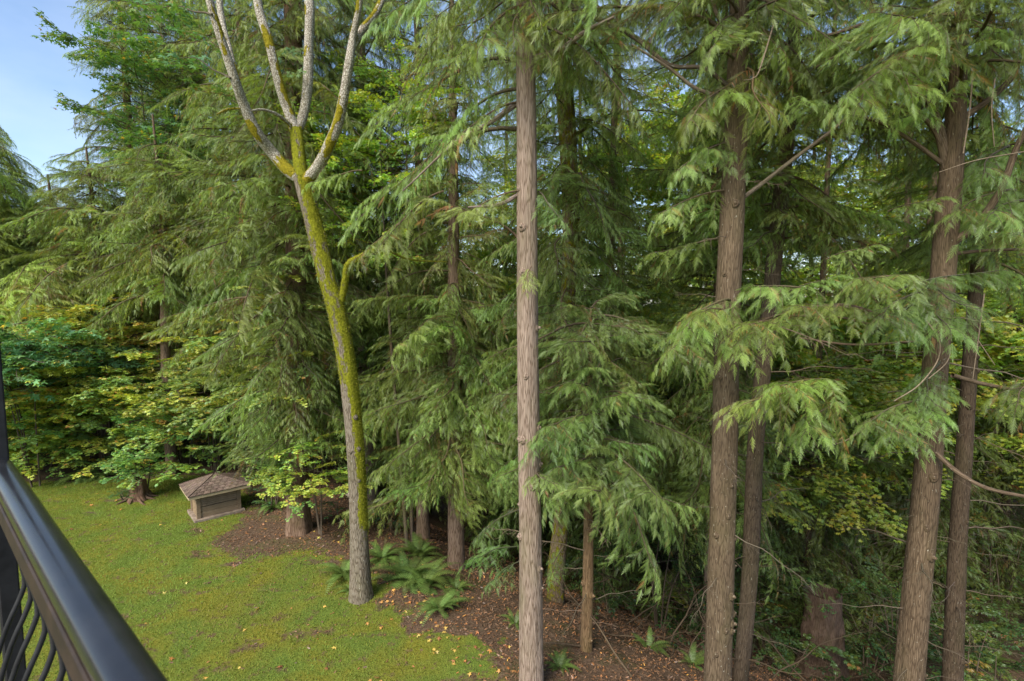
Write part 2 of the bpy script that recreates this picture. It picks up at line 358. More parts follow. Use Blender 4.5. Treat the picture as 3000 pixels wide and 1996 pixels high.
def dead_bough(L, seed, mat=DEADT):
    r = random.Random(seed); mb = MB(); n = 12; sg = r.uniform(.0, .3); ph = r.uniform(0, 6)
    def limb(s): return np.array([L * s, L * .05 * sin(ph + 3 * s) * s + .012 * L * sin(13 * s + ph), L * (.12 * s - sg * s * s) + .012 * L * sin(17 * s + ph)])
    mb.tube([limb(i / n) for i in range(n + 1)], [(.0065 * L + .004) * (1 - .88 * i / n) for i in range(n + 1)], 4, 0)
    for i in range(int(L * 5)):
        s = r.uniform(.15, .97); p = limb(s); d = nrm([r.uniform(.2, 1), r.uniform(-1, 1), r.uniform(-.9, .25)]); l = L * r.uniform(.08, .32) * (1.1 - s * .6)
        k = rng.normal(0, .12, (4, 3)); pts = [p + d * l * q + k[j] * l * q + UP * (-.25 * l * q * q) for j, q in enumerate((0, .33, .66, 1))]
        mb.tube(pts, [.0045, .0035, .0025, .001], 3, 0, cap=False)
        for m in range(r.randint(0, 2)):
            q = pts[r.randint(1, 2)]; e = nrm(d + rng.normal(0, .7, 3)); mb.tube([q, q + e * l * .2, q + e * l * .4 - UP * l * .06], [.0025, .002, .001], 3, 0, cap=False)
    return mb.mesh('dead_branch', [mat])
def leafy_bough(L, seed, tpls, mat, leaf=.09, flat=.8, tint=(.45, .2), step=.07, twig_len=.4, accent=.03, dens=1., sag=.25, acc_rng=(0, .12)):
    r = random.Random(seed); mb = MB(); n = 9; ph = r.uniform(0, 6)
    def limb(s): return np.array([L * s, L * .06 * sin(ph + 4 * s), L * (.22 * s - sag * s * s + .02 * sin(9 * s + ph))])
    mb.tube([limb(i / n) for i in range(n + 1)], [(.008 * L + .004) * (1 - .85 * i / n) for i in range(n + 1)], 5, 1)
    O = []; D = []; N = []; Z = []; T = []
    for i in range(max(4, int(L / .11 * dens))):
        s = r.uniform(.12, 1); sd = r.choice((-1, 1)); p = limb(s); t = nrm(limb(min(1, s + .03)) - limb(s - .03)); b = np.cross(UP, t) * sd
        tl = L * twig_len * (1 - .55 * s) * r.uniform(.5, 1.2); dr = nrm(t * r.uniform(.3, 1) + b * r.uniform(.3, 1) + UP * r.uniform(-.25, .4) * (1.3 - flat))
        tw = lambda q: p + dr * tl * q + UP * (-.18 * tl * q * q)
        mb.tube([tw(q) for q in (0, .5, 1)], [.004, .003, .0015], 3, 1, cap=False); tb = r.gauss(tint[0], tint[1])
        acc = r.random() < accent * 2
        for k in range(max(2, int(tl / step))):
            q = (k + 1) / max(2, int(tl / step)); o = tw(q)
            for s2 in (-1, 1):
                bb = np.cross(UP, dr); d = dr * r.uniform(.2, 1) + bb * s2 * r.uniform(.4, 1.1) + UP * r.uniform(-.5, .15) + rng.normal(0, .15, 3)
                O.append(o + rng.normal(0, .012, 3)); D.append(d); N.append(UP * flat * 1.2 + rng.normal(0, .33, 3)); Z.append(leaf * r.uniform(.6, 1.25))
                T.append(r.uniform(*acc_rng) if (acc or r.random() < accent) else min(max(tb + r.gauss(0, .1), .09), 1))
    place(mb, tpls, O, D, N, Z, T, 0)
    return mb.mesh('branch', [mat, TWIG])

# libraries: each mesh is shared by many boughs
LIB = {}
LIB['near'] = [cedar_bough(L, 10 + k, SP_FINE, .21, .052, rise=ri, sag=sg, up=.30, hang=hg, twig_len=.38, bare=.18, dead=.006, dens=1.15) for k, (L, ri, sg, hg) in enumerate(
    [(1.1, .15, .55, .42), (1.3, .3, .7, .6), (1.9, .2, .6, .45), (2.2, .35, .8, .7), (2.8, .25, .65, .5)])]
LIB['mid'] = [cedar_bough(L, 30 + k, SP_MID, .19, .050, rise=ri, sag=sg, up=.3, hang=hg, twig_len=.38, dead=.007, dens=1.15) for k, (L, ri, sg, hg) in enumerate(
    [(1.6, .2, .7, .6), (2.0, .3, .8, .75), (2.4, .25, .85, .55), (2.8, .35, .9, .8), (2.0, .1, .5, .45), (2.5, .35, .9, .9)])]
LIB['far'] = [cedar_bough(L, 50 + k, SP_FAR, .25, .078, rise=.2, sag=.75, up=.3, hang=hg, twig_len=.38, dens=.75, tsides=3) for k, (L, hg) in enumerate([(2.2, .6), (2.6, .75), (3.0, .7), (2.6, .5)])]
LIB['hem'] = [cedar_bough(L, 70 + k, SP_MID, .22, .05, rise=.2, sag=.7, up=.1, hang=.5, twig_len=.42, fol=HEM, dead=.01, dens=1.4) for k, L in enumerate([2.2, 2.8, 3.2])]
LIB['vine'] = [leafy_bough(L, 90 + k, LEAF_V, VINE, .125, .95, (ti, .13), .075, .42, .012) for k, (L, ti) in enumerate([(1.2, .45), (1.6, .38), (2.0, .42), (1.8, .55)])]
LIB['vine_yellow'] = [leafy_bough(L, 110 + k, LEAF_V, VINE, .125, .95, (.21, .06), .075, .42, .02) for k, L in enumerate([1.1, 1.5, 1.8])]
LIB['vine_gold'] = [leafy_bough(L, 115 + k, LEAF_V, VINE, .125, .95, (.16, .06), .075, .42, .10) for k, L in enumerate([1.4, 1.7])]
LIB['big'] = [leafy_bough(L, 130 + k, LEAF_B, BIGL, .24, .75, (.55, .22), .17, .45, .03, dens=.8) for k, L in enumerate([1.6, 2.2, 2.6])]
LIB['sun'] = [leafy_bough(L, 150 + k, LEAF_V, VINE, .14, .6, (.33, .10), .11, .45, .02, dens=1.0) for k, L in enumerate([2.0, 2.6, 3.0])]
LIB['oval'] = [leafy_bough(L, 170 + k, LEAF_O, BIGL, .075, .6, (.5, .2), .06, .45, .01, dens=1.1) for k, L in enumerate([.9, 1.2, 1.5])]
LIB['dead'] = [dead_bough(L, 190 + k) for k, L in enumerate([1.0, 1.5, 2.0, 2.4, 3.0, 1.2])]
LEN = {'near': [1.1, 1.3, 1.9, 2.2, 2.8], 'mid': [1.6, 2.0, 2.4, 2.8, 2.0, 2.5], 'far': [2.2, 2.6, 3.0, 2.6], 'hem': [2.2, 2.8, 3.2], 'vine': [1.2, 1.6, 2.0, 1.8], 'vine_yellow': [1.1, 1.5, 1.8],
       'vine_gold': [1.4, 1.7], 'big': [1.6, 2.2, 2.6], 'sun': [2.0, 2.6, 3.0], 'oval': [.9, 1.2, 1.5], 'dead': [1.0, 1.5, 2.0, 2.4, 3.0, 1.2]}

def interp_path(pts, rad, step):
    pts = np.array([tuple(p) for p in pts]); rad = np.array(rad, float)
    if len(pts) > 2:                                      # Catmull-Rom
        ext = np.vstack([2 * pts[0] - pts[1], pts, 2 * pts[-1] - pts[-2]]); out = []; ro = []
        for i in range(len(pts) - 1):
            a, b, c, d = ext[i:i + 4]; m = max(2, int(np.linalg.norm(c - b) / step))
            for t in np.arange(m) / m:
                out.append(.5 * ((2 * b) + (-a + c) * t + (2 * a - 5 * b + 4 * c - d) * t * t + (-a + 3 * b - 3 * c + d) * t ** 3)); ro.append(rad[i] * (1 - t) + rad[i + 1] * t)
        out.append(pts[-1]); ro.append(rad[-1]); return np.array(out), np.array(ro)
    m = max(2, int(np.linalg.norm(pts[1] - pts[0]) / step)); t = np.linspace(0, 1, m + 1)[:, None]
    return pts[0] * (1 - t) + pts[1] * t, rad[0] * (1 - t[:, 0]) + rad[1] * t[:, 0]
def trunk_mb(mb, pts, rad, step=.05, n=40, rough=.035, flute=0, seed=0, mossf=None, flare=0, mat=0, twist=0):
    c, r = interp_path(pts, rad, step); k = len(c); T = np.gradient(c, axis=0); T /= np.linalg.norm(T, axis=1)[:, None]
    A = np.zeros_like(c); a = nrm(np.cross(T[0], [0, 1, 0.01]))
    for i in range(k): a = nrm(a - T[i] * a.dot(T[i])); A[i] = a
    B = np.cross(T, A); h = np.concatenate([[0], np.cumsum(np.linalg.norm(np.diff(c, axis=0), axis=1))])
    th = np.arange(n) * 2 * pi / n; TH, H = np.meshgrid(th, h); rm = r.mean()
    cx, cy = np.cos(TH + twist * H) * rm, np.sin(TH + twist * H) * rm
    ang = (TH + twist * H) / (2 * pi)
    rid = np.abs(fbm(ang % 1 * 22 + fbm(ang % 1 * 3, H * .8, seed) * 2.5, H * 1.6, seed + 3, 3) - .5) * 2
    big = fbm((np.cos(TH) + 1) * 1.5 + seed, (np.sin(TH) + 1) * 1.5 + H * .6, seed + 5, 3) - .5
    seam = smooth((np.abs(ang % 1 - .5)) / .06)
    R = r[:, None] * (1 + rough * (rid - .4) * 2 * 1.0 + big * .14)
    R = R * (1 + flute * np.cos(TH * 5 + 1 + seed) * np.exp(-H / .8)) * (1 + flare * np.exp(-H / .35))
    v = c[:, None] + R[..., None] * (np.cos(TH)[..., None] * A[:, None] + np.sin(TH)[..., None] * B[:, None])
    tint = np.full(TH.shape, 0.0)
    if mossf is not None:
        nx = np.cos(TH) * A[:, None, 0] + np.sin(TH) * B[:, None, 0]
        tint = mossf(v[..., 2], nx, TH, H)
    i = np.arange(k - 1)[:, None] * n; j = np.arange(n)[None]; j2 = (j + 1) % n
    f = np.stack([i + j, i + j2, i + n + j2, i + n + j], -1).reshape(-1, 4)
    bark = np.stack([np.cos(TH) * rm, np.sin(TH) * rm, H + seed * 3.7], -1).reshape(-1, 3)
    mb.add(v.reshape(-1, 3), f, mat, tint.reshape(-1), bark, True)
    return c, r, v, tint
def knot_mesh(seed, mat):
    r = random.Random(seed); mb = MB(); n = 9
    prof = [(-.02, .050), (.010, .044), (.020, .030), (.016, .021), (.030, .017), (.034 + .022 * r.random(), .010)]
    V = []; 
    for x, rr in prof:
        for k in range(n): a = k * 2 * pi / n; q = rr * (1 + r.uniform(-.18, .18)); V.append((x, q * cos(a), q * sin(a) * 1.15))
    f = [(i * n + k, i * n + (k + 1) % n, (i + 1) * n + (k + 1) % n, (i + 1) * n + k) for i in range(len(prof) - 1) for k in range(n)]
    mb.add(V, f, 0, 0, None, True); f2 = [((len(prof) - 1) * n, (len(prof) - 1) * n + k, (len(prof) - 1) * n + k + 1) for k in range(1, n - 1)]
    mb.f.append(np.array(f2)); mb.m.append(np.zeros(len(f2))); mb.sm.append(np.zeros(len(f2), bool))
    return mb.mesh('knot', [mat])
KNOTS = {m.name: [knot_mesh(s, m) for s in range(4)] for m in (BARK_CED, BARK_RED, BARK_MOSS)}

def add_bough(crown, origin, p, az, kind, scale=1., elev=0., k=None, color=None, name=None, roll=0.):
    """p world start of a limb heading to azimuth az"""
    k = random.randrange(len(LIB[kind])) if k is None else k
    M = Matrix.Translation(Vector(p) - Vector(origin)) @ Matrix.Rotation(az, 4, 'Z') @ Matrix.Rotation(-elev, 4, 'Y') @ Matrix.Rotation(roll, 4, 'X') @ Matrix.Scale(scale, 4)
    return inst(name or ('dead_branch' if kind == 'dead' else 'branch'), LIB[kind][k], crown, M, color)
def bough_to(crown, origin, p0, p1, kind, color=None, roll=0., k=None):
    p0, p1 = Vector(p0), Vector(p1); d = p1 - p0; L = d.length
    if k is None: k = min(range(len(LIB[kind])), key=lambda i: abs(math.log(LEN[kind][i] / L)) + random.uniform(0, .15))
    el = math.asin(max(-1, min(1, d.z / L)))
    tipz = {'near': .0, 'mid': -.2}.get(kind, -.1)
    return add_bough(crown, origin, p0, math.atan2(d.y, d.x), kind, L / LEN[kind][k], el - tipz * .8, k, color, roll=roll)

def tree(name, label, cat, pts, rad, bark, boughs=(), group=None, n=40, step=.05, rough=.035, flute=0, flare=.25, seed=0, mossf=None, knots=0, bcol=(1, 1, 1), twist=0, extra=None, kn_h=(0, 9)):
    """pts: world path of the trunk from its base up; boughs: list of dicts describing the crown"""
    o = Vector(pts[0]); root = empty(name, o); tag(root, label, cat, group)
    mb = MB(); c, r, v, tint = trunk_mb(mb, [Vector(p) - o for p in pts], rad, step, n, rough, flute, seed, mossf, flare, 0, twist)
    tr = mb.obj('trunk', [bark], root, None, bcol)
    rr = random.Random(seed + 99)
    for _ in range(knots):
        i = rr.randrange(len(c)); a = rr.uniform(-pi * .95, -pi * .05); z = c[i][2]
        if not kn_h[0] < z < kn_h[1]: continue
        d = Vector((cos(a), sin(a), .15)).normalized(); p = Vector(c[i]) + d * r[i] * .97
        inst('knot', rr.choice(KNOTS[bark.name]), root, Matrix.Translation(p) @ d.to_track_quat('X', 'Z').to_matrix().to_4x4() @ Matrix.Scale(rr.uniform(.8, 1.45), 4), bcol)
    crown = empty('crown', (0, 0, 0), root)
    for b in boughs:
        kind = b['kind']; z0, z1 = b['z']; nb = b['n']; col = b.get('col', (1, 1, 1)); az0, az1 = b.get('az', (0, 2 * pi)); sc0, sc1 = b.get('s', (1, .6)); e0, e1 = b.get('e', (.1, .3))
        for i in range(nb):
            q = (i + rr.uniform(0, 1)) / nb; z = z0 + (z1 - z0) * q
            j = int(np.argmin(np.abs(c[:, 2] + o.z - z))); p = Vector(c[j]) + o
            if abs(p.z - z) > .3: p = Vector((p.x, p.y, z))
            az = az0 + (az1 - az0) * ((i * .618034 + rr.uniform(-.06, .06)) % 1)
            vv = rr.uniform(.85, 1.15); cc = tuple(x * vv * (1 + rr.uniform(-.06, .06)) for x in col)
            add_bough(crown, o, p, az, kind, (sc0 + (sc1 - sc0) * q) * rr.uniform(.62, 1.22), rr.uniform(e0, e1), rr.randrange(len(LIB[kind])), cc, roll=rr.uniform(-.85, .85))
    return root, crown, o, c, r, v, tint

# ------------------------------------------------------------------ ground: lawn plateau and forest floor falling into a ravine
def ground():
    def axis(lo, a, b, hi, st):
        l = [a]; s = st
        while l[-1] > lo: s *= 1.35; l.append(l[-1] - s)
        h = [b]; s = st
        while h[-1] < hi: s *= 1.35; h.append(h[-1] + s)
        return np.concatenate([np.array(l[::-1])[:-1], np.arange(a, b, st), np.array(h)])
    xs = axis(-300, -17, 11, 300, .09); ys = axis(-60, 5, 24, 300, .09)
    X, Y = np.meshgrid(xs, ys); Z = ground_z(X, Y); M = lawn_mask(X, Y); MD = M * (1 - .55 * dirt_patch(X, Y)); Z = Z - .02 * dirt_patch(X, Y) * M
    nx = len(xs); i = np.arange(len(ys) - 1)[:, None] * nx + np.arange(nx - 1)[None]
    q = np.stack([i, i + 1, i + nx + 1, i + nx], -1).reshape(-1, 4); V = np.stack([X, Y, Z], -1).reshape(-1, 3)
    m = M.reshape(-1)[q].mean(1) > .5
    cxy = V[q].mean(1); 
    t = NT('ground_soil_moss_grass'); tc = t.n('NewGeometry').outputs['Position']; mk = t.attr('tint').outputs['Fac']
    n1 = t.noise(tc, .9, 6, .6, .3); n2 = t.noise(t.map(tc, (1, 1, 1), (4, 7, 0)), 3.2, 6, .65); n3 = t.noise(tc, 40, 5, .7); n4 = t.noise(tc, 11, 4, .65)
    gr = t.ramp(n3, [(.25, (.045, .06, .015)), (.5, (.11, .155, .026)), (.78, (.19, .25, .042))])
    mo = t.ramp(n3, [(.25, (.07, .065, .010)), (.5, (.17, .165, .022)), (.78, (.28, .26, .04))])
    g = t.mix(t.rng(n1, .40, .62), gr, mo)
    g = t.mix(t.rng(n4, .5, .75, 0, .5), g, t.mix(1., g, (.7, .8, .55), 'MULTIPLY'))
    dirt = t.ramp(t.noise(tc, 26, 8, .72), [(.25, (.035, .02, .013)), (.5, (.115, .07, .043)), (.72, (.22, .145, .095))])
    g = t.mix(t.rng(n2, .555, .64, 0, .85), g, dirt)
    fl = t.ramp(t.noise(tc, 19, 8, .75), [(.25, (.03, .020, .014)), (.45, (.085, .055, .036)), (.6, (.150, .100, .066)), (.78, (.26, .19, .13))])
    fl = t.mix(t.rng(t.noise(tc, 1.1, 5), .52, .68, 0, .55), fl, (.075, .085, .025))
    c = t.mix(t.rng(t.math('ADD', mk, t.math('MULTIPLY', t.math('SUBTRACT', n4, .5), 1.1)), .3, .7), fl, g)
    hgt = t.math('ADD', n3, t.math('ADD', n4, t.math('MULTIPLY', n2, .5)))
    G = t.done(t.bsdf(c, .95, t.bump(hgt, .9, .03), spec=.1))
    for name, sel in (('lawn', m), ('forest_floor', ~m)):
        b = MB(); qq = q[sel]; used, inv = np.unique(qq, return_inverse=True)
        b.add(V[used], inv.reshape(-1, 4), 0, MD.reshape(-1)[used], None, True)
        o = b.obj(name, [G]); tag(o, kind='structure')
        if name == 'lawn': tag(o, 'mossy green lawn with bare brown patches beside the forest edge')
        else: tag(o, 'brown forest floor of mulch and leaf litter sloping into the ravine')
    # grass and moss tufts
    N = 230000; x = rng.uniform(-17, 1.5, N); y = 5.0 + 15.5 * rng.random(N) ** .9; mm = lawn_mask(x, y)
    inview = np.abs(x) < y * 1.08
    dirtn = dirt_patch(x, y); keep = (rng.random(N) < mm) & inview & (rng.random(N) > .93 * dirtn); x, y, dirtn = x[keep], y[keep], dirtn[keep]; z = ground_z(x, y); n = len(x)
    a = rng.uniform(0, 2 * pi, n); hgt = rng.uniform(.010, .034, n) * (1.1 - .5 * smooth((x + y * .3) / 3)); w = rng.uniform(.006, .016, n); ln = rng.uniform(.2, 1.3, n) * hgt
    dx, dy = np.cos(a), np.sin(a)
    V = np.stack([np.stack([x - dy * w, y + dx * w, z - .004], -1), np.stack([x + dy * w, y - dx * w, z - .004], -1), np.stack([x + dx * ln, y + dy * ln, z + hgt], -1)], 1).reshape(-1, 3)
    patch = fbm(x * .8, y * .8, 41); tt = np.clip(.25 + 1.0 * (patch - .32) + rng.normal(0, .11, n) + .32 * smooth((-x - 4) / 5), 0, 1)
    b = MB(); b.add(V, np.arange(n * 3).reshape(-1, 3), 0, np.repeat(tt, 3)); o = b.obj('grass', [GRAS]); tag(o, 'short mossy grass blades covering the lawn', kind='stuff')
    # litter on the forest floor: small brown chips, twigs
    N = 90000; x = rng.uniform(-11, 11, N); y = 6.5 + 15 * rng.random(N) ** 1.2; mm = lawn_mask(x, y); keep = rng.random(N) > mm * .985 * (1 - .5 * dirt_patch(x, y)); x, y = x[keep], y[keep]; n = len(x); z = ground_z(x, y)
    O = np.stack([x, y, z + .006], -1); a = rng.uniform(0, 2 * pi, n); D = np.stack([np.cos(a), np.sin(a), rng.normal(.1, .2, n)], -1); Nn = np.array([0, 0, 1.]) + rng.normal(0, .35, (n, 3))
    T = np.clip(rng.beta(1.6, 4.5, n), 0, 1); b = MB(); place(b, [(np.array([(0, -.22, 0), (0, .22, 0), (1, .12, .1), (1, -.14, .05)]), np.array([(0, 3, 2), (0, 2, 1)]), np.zeros(4))], O, D, Nn, rng.uniform(.02, .07, n), T, 0)
    o = b.obj('leaf_litter', [FALL]); tag(o, 'brown chips and dead needles littering the forest floor', kind='stuff')
    N = 2600; x = rng.uniform(-9.5, 4, N); y = rng.uniform(7, 17, N); s = edge_dist(x, y); pr = np.exp(-((s - .6) / 1.5) ** 2); keep = rng.random(N) < pr * .95; x, y = x[keep], y[keep]; n = len(x)
    O = np.stack([x, y, ground_z(x, y) + .015], -1); a = rng.uniform(0, 2 * pi, n); D = np.stack([np.cos(a), np.sin(a), rng.normal(.05, .25, n)], -1)
    b = MB(); place(b, LEAF_B, O, D, np.array([0, 0, 1.]) + rng.normal(0, .35, (n, 3)), rng.uniform(.04, .09, n), np.clip(rng.normal(.42, .2, n), 0, 1), 0)
    o = b.obj('fallen_leaves', [FALL]); tag(o, 'small curled brown and orange leaves scattered along the lawn edge', kind='stuff')
ground()
lawn = bpy.data.objects['lawn']; floor_ = bpy.data.objects['forest_floor']
# the larger fallen maple leaves, one object each
def fallen_leaves():
    meshes = []
    for k, tcol in enumerate((.58, .72, .82, .92, .98)):
        b = MB(); V, Fc, _ = LEAF_B[0]; V = V.copy(); V[:, 2] += .12 * np.sin(V[:, 0] * 4 + k) + .10 * V[:, 1] * (k - 2)
        b.add(V - np.array([.4, 0, 0]), Fc, 0, tcol); meshes.append(b.mesh('fallen_leaf', [FALL]))
    spots = [(u + random.gauss(0, 22), v + random.gauss(0, 16)) for u, v in [(1140, 1770), (1165, 1790), (1190, 1760), (1210, 1780), (1250, 1800), (1290, 1840), (1320, 1850), (1390, 1880), (1150, 1830), (1210, 1850), (1350, 1950), (1440, 1920), (1370, 1990), (1080, 1990), (1470, 1890), (1600, 1950), (1180, 1740), (1240, 1745), (1120, 1750), (1310, 1790), (1480, 1960), (1330, 1900), (1240, 1870), (1280, 1900)] for _ in range(3)]
    spots += [(482, 1742), (755, 1788), (716, 1850), (530, 1700), (545, 1712), (440, 1622), (500, 1935), (285, 1448), (340, 1468), (392, 1494), (355, 1495), (192, 1430), (268, 1482), (550, 1710), (610, 1945), (870, 1563), (935, 1578), (990, 1590), (965, 1655), (920, 1560), (1010, 1570), (1000, 1640), (940, 1560), (880, 1580), (660, 1520), (780, 1530), (950, 1780), (700, 1960), (600, 1990), (820, 1960), (1078, 1830), (955, 1965), (980, 1900), (470, 1540), (430, 1830), (560, 1600), (210, 1553), (295, 1540)]
    for u, v in spots:
        p = ground_at(u, v); par = lawn if float(lawn_mask(p.x, p.y)) > .5 else floor_
        M = Matrix.Translation(p + Vector((0, 0, .03))) @ Matrix.Rotation(random.uniform(0, 6.28), 4, 'Z') @ Matrix.Rotation(random.uniform(-.4, .4), 4, 'X') @ Matrix.Scale(random.uniform(.07, .13), 4)
        inst('fallen_leaf', random.choice(meshes), par, M)
fallen_leaves()

# ------------------------------------------------------------------ the trees that stand out in the photograph
def path(pxs, d, base_z=None):
    """waypoints (u, v, width px [, depth]) listed from the base up -> world points and radii"""
    pts = []; rad = []
    for w in pxs:
        dd = w[3] if len(w) > 3 else d
        pts.append(P(w[0], w[1], dd)); rad.append(w[2] * dd / F / 2 / math.sqrt(1 + ((w[0] - 1500) / F) ** 2))
    return pts, rad
def grounded(pts, rad):
    """extend the base straight down to just under the ground"""
    a, b = pts[0], pts[1]; d = (a - b).normalized(); p = a.copy()
    while p.z > gz(p.x, p.y) - .12: p = p + d * .1
    if (p - a).length > .15: return [p] + pts, [rad[0] * 1.05] + rad
    return [p] + pts[1:], rad

GREY = (1.2, 1.22, 1.1); BLUE = (.80, 1.04, .95); WARM = (1.12, 1.0, .72); DARK = (.62, .75, .62); YEL = (1.35, 1.15, .5)
BOUGHS_PX = []   # explicit boughs are attached further down

# leaning maple with mossy trunk and bare limbs
pA = ground_at(1058, 1752); dA = pA.y
def mossA(z, nx, TH, H):
    side = smooth((nx + .1) / .7); up = smooth((z - 3.2) / 2.2); n = fbm(TH * 1.2, H * .9, 77)
    low = side * smooth((z - .9) / 1.2) * .85
    return np.clip(low * (1 - up) + up * (.02 + .85 * n + .30 * side) , 0, 1) * (.62 + .6 * n)
pts, rad = path([(1058, 1752, 64), (1052, 1560, 58), (1046, 1400, 55), (1036, 1250, 54), (1018, 1080, 53), (990, 930, 55), (962, 830, 52), (935, 720, 54), (912, 630, 50), (893, 560, 50), (880, 518, 44)], dA)
rt, crA, oA, cA, rA, vA, tA = tree('mossy_maple_tree', 'leaning tree with thick yellow green moss on its trunk and pale bare forked limbs', 'tree', pts, rad, BARK_MOSS, n=44, step=.035, rough=.03, flare=.22, seed=3, mossf=mossA, knots=7, kn_h=(1.5, 6))
def mossL(s):
    def f(z, nx, TH, H):
        n = fbm(TH * .7, H * 2.2, 80 + s); return np.clip((n - .35) * 2.2, 0, 1) * np.exp(-H / 1.6) * 1.4 + .6 * smooth((n - .55) / .1)
    return f
limbsA = [([(884, 528, 34), (845, 500, 38), (800, 450, 36), (752, 388, 34, dA - .3), (715, 310, 31, dA - .5), (690, 240, 29, dA - .7), (660, 150, 27, dA - .8), (630, 60, 25, dA - .9), (606, -30, 24, dA - 1)], BARK_PALE),
          ([(700, 260, 18, dA - .6), (672, 150, 20, dA - .1), (650, 60, 20, dA + .1), (640, -30, 20, dA + .2)], BARK_PALE),
          ([(884, 525, 40), (874, 440, 40, dA + .1), (868, 380, 36, dA + .2)], BARK_MOSS),
          ([(870, 395, 34, dA + .2), (842, 320, 30, dA + .2), (815, 235, 29, dA + .1), (790, 130, 28, dA), (762, 40, 27, dA), (750, -30, 26, dA)], BARK_PALE),
          ([(868, 390, 30, dA + .2), (890, 330, 28, dA + .4), (902, 240, 30, dA + .5), (905, 130, 27, dA + .6), (908, 40, 28, dA + .6), (903, -30, 27, dA + .7)], BARK_PALE),
          ([(890, 535, 36), (930, 490, 34, dA - .1), (962, 430, 33, dA - .3), (990, 360, 31, dA - .4), (1008, 280, 28, dA - .5), (1022, 190, 27, dA - .6), (1034, 110, 21, dA - .6), (1050, 30, 18, dA - .7), (1056, -30, 17, dA - .7)], BARK_PALE),
          ([(1026, 150, 22, dA - .6), (1060, 90, 22, dA - .4), (1100, 40, 20, dA - .3), (1130, -25, 18, dA - .2)], BARK_PALE),
          ([(1002, 880, 22), (1012, 820, 22, dA - .15), (1022, 775, 22, dA - .3), (1060, 752, 20, dA - .5), (1095, 735, 18, dA - .6), (1128, 722, 15, dA - .7)], BARK_MOSS),
          ([(1125, 724, 9, dA - .7), (1165, 748, 7, dA - .7), (1210, 762, 6, dA - .7), (1310, 768, 3, dA - .8)], BARK_MOSS),
          ([(862, 378, 12, dA + .2), (815, 338, 10, dA - .2), (770, 322, 8, dA - .5), (735, 325, 5, dA - .7)], BARK_PALE),
          ([(720, 318, 10, dA - .5), (670, 320, 8, dA - .6), (635, 335, 4, dA - .7)], BARK_PALE)]
for k, (w, bm) in enumerate(limbsA):
    lp, lr = path(w, dA); mb = MB(); _c, _r, _v, _t = trunk_mb(mb, [p - oA for p in lp], lr, .05, 20, .02, seed=11 + k, mossf=(lambda z, nx, TH, H: .55 + .5 * (fbm(TH, H * 2, 5) - .3)) if bm is BARK_MOSS else mossL(k))
    mb.obj('limb', [bm], rt, None, (.5, .5, .45) if k == 8 else (1, 1, 1))
    if k == 8: continue
    ii = rng.integers(0, _v.shape[0] * 20, int(_v.shape[0] * 20 * 1.6)); q_ = _v.reshape(-1, 3)[ii]; t_ = _t.reshape(-1)[ii]; o_ = q_ - np.repeat(_c[:, None], 20, 1).reshape(-1, 3)[ii]
    kk = t_ + rng.normal(0, .1, len(t_)) + .8 * (fbm(q_[:, 0] * 8 + q_[:, 1] * 5, q_[:, 2] * 5, 93) - .5) > .5; q_, o_ = q_[kk], o_[kk]
    if len(q_):
        mb = MB(); place(mb, [(np.array([(0, -.25, 0), (0, .25, 0), (1, 0, 0)]), np.array([(0, 1, 2)]), np.zeros(3))], q_, o_ / (np.linalg.norm(o_, axis=1)[:, None] + 1e-9) + rng.normal(0, .7, q_.shape), rng.normal(0, 1, q_.shape), rng.uniform(.012, .035, len(q_)), np.clip(rng.normal(.5, .25, len(q_)), 0, 1), 0)
        _m = mb.obj('moss', [MOSS], rt); _m['kind'] = 'stuff'
# moss tufts standing off the bark
mossy_limbs = []
idx = rng.integers(0, vA.shape[0] * vA.shape[1], 26000); vv = vA.reshape(-1, 3)[idx]; tt = tA.reshape(-1)[idx]; ctr = np.repeat(cA[:, None], vA.shape[1], 1).reshape(-1, 3)[idx]
kp = tt + rng.normal(0, .10, len(tt)) + .9 * (fbm(vv[:, 0] * 8 + vv[:, 1] * 5, vv[:, 2] * 3.2, 92) - .5) > .52; vv, ctr = vv[kp], ctr[kp]; out = vv - ctr; out /= np.linalg.norm(out, axis=1)[:, None]
mb = MB(); place(mb, [(np.array([(0, -.25, 0), (0, .25, 0), (1, 0, 0)]), np.array([(0, 1, 2)]), np.zeros(3))], vv + rng.normal(0, .006, vv.shape), out + rng.normal(0, .6, vv.shape), rng.normal(0, 1, vv.shape), rng.uniform(.012, .035, len(vv)), np.clip(rng.normal(.2, .2, len(vv)) + .7 * fbm(vv[:, 0] * 9 + vv[:, 1] * 7, vv[:, 2] * 6, 91), 0, 1), 0)
mo_ = mb.obj('moss', [MOSS], rt); mo_['kind'] = 'stuff'

PXB = None
def px_boughs(crown, o, items, kind='near'):
    for it in items:
        (u0, v0, d0), (u1, v1, d1) = it[0], it[1]; col = it[2] if len(it) > 2 else (1, 1, 1); kd = it[3] if len(it) > 3 else kind
        bough_to(crown, o, P(u0, v0, d0), P(u1, v1, d1), kd, tuple(c * random.uniform(.92, 1.08) for c in col), roll=random.uniform(-.2, .2))
def px_limb(root, o, w, d, bark, name='limb', n=12, col=(1, 1, 1), seed=0):
    lp, lr = path(w, d); mb = MB(); trunk_mb(mb, [p - o for p in lp], lr, .06, n, .02, seed=seed); return mb.obj(name, [bark], root, None, col)

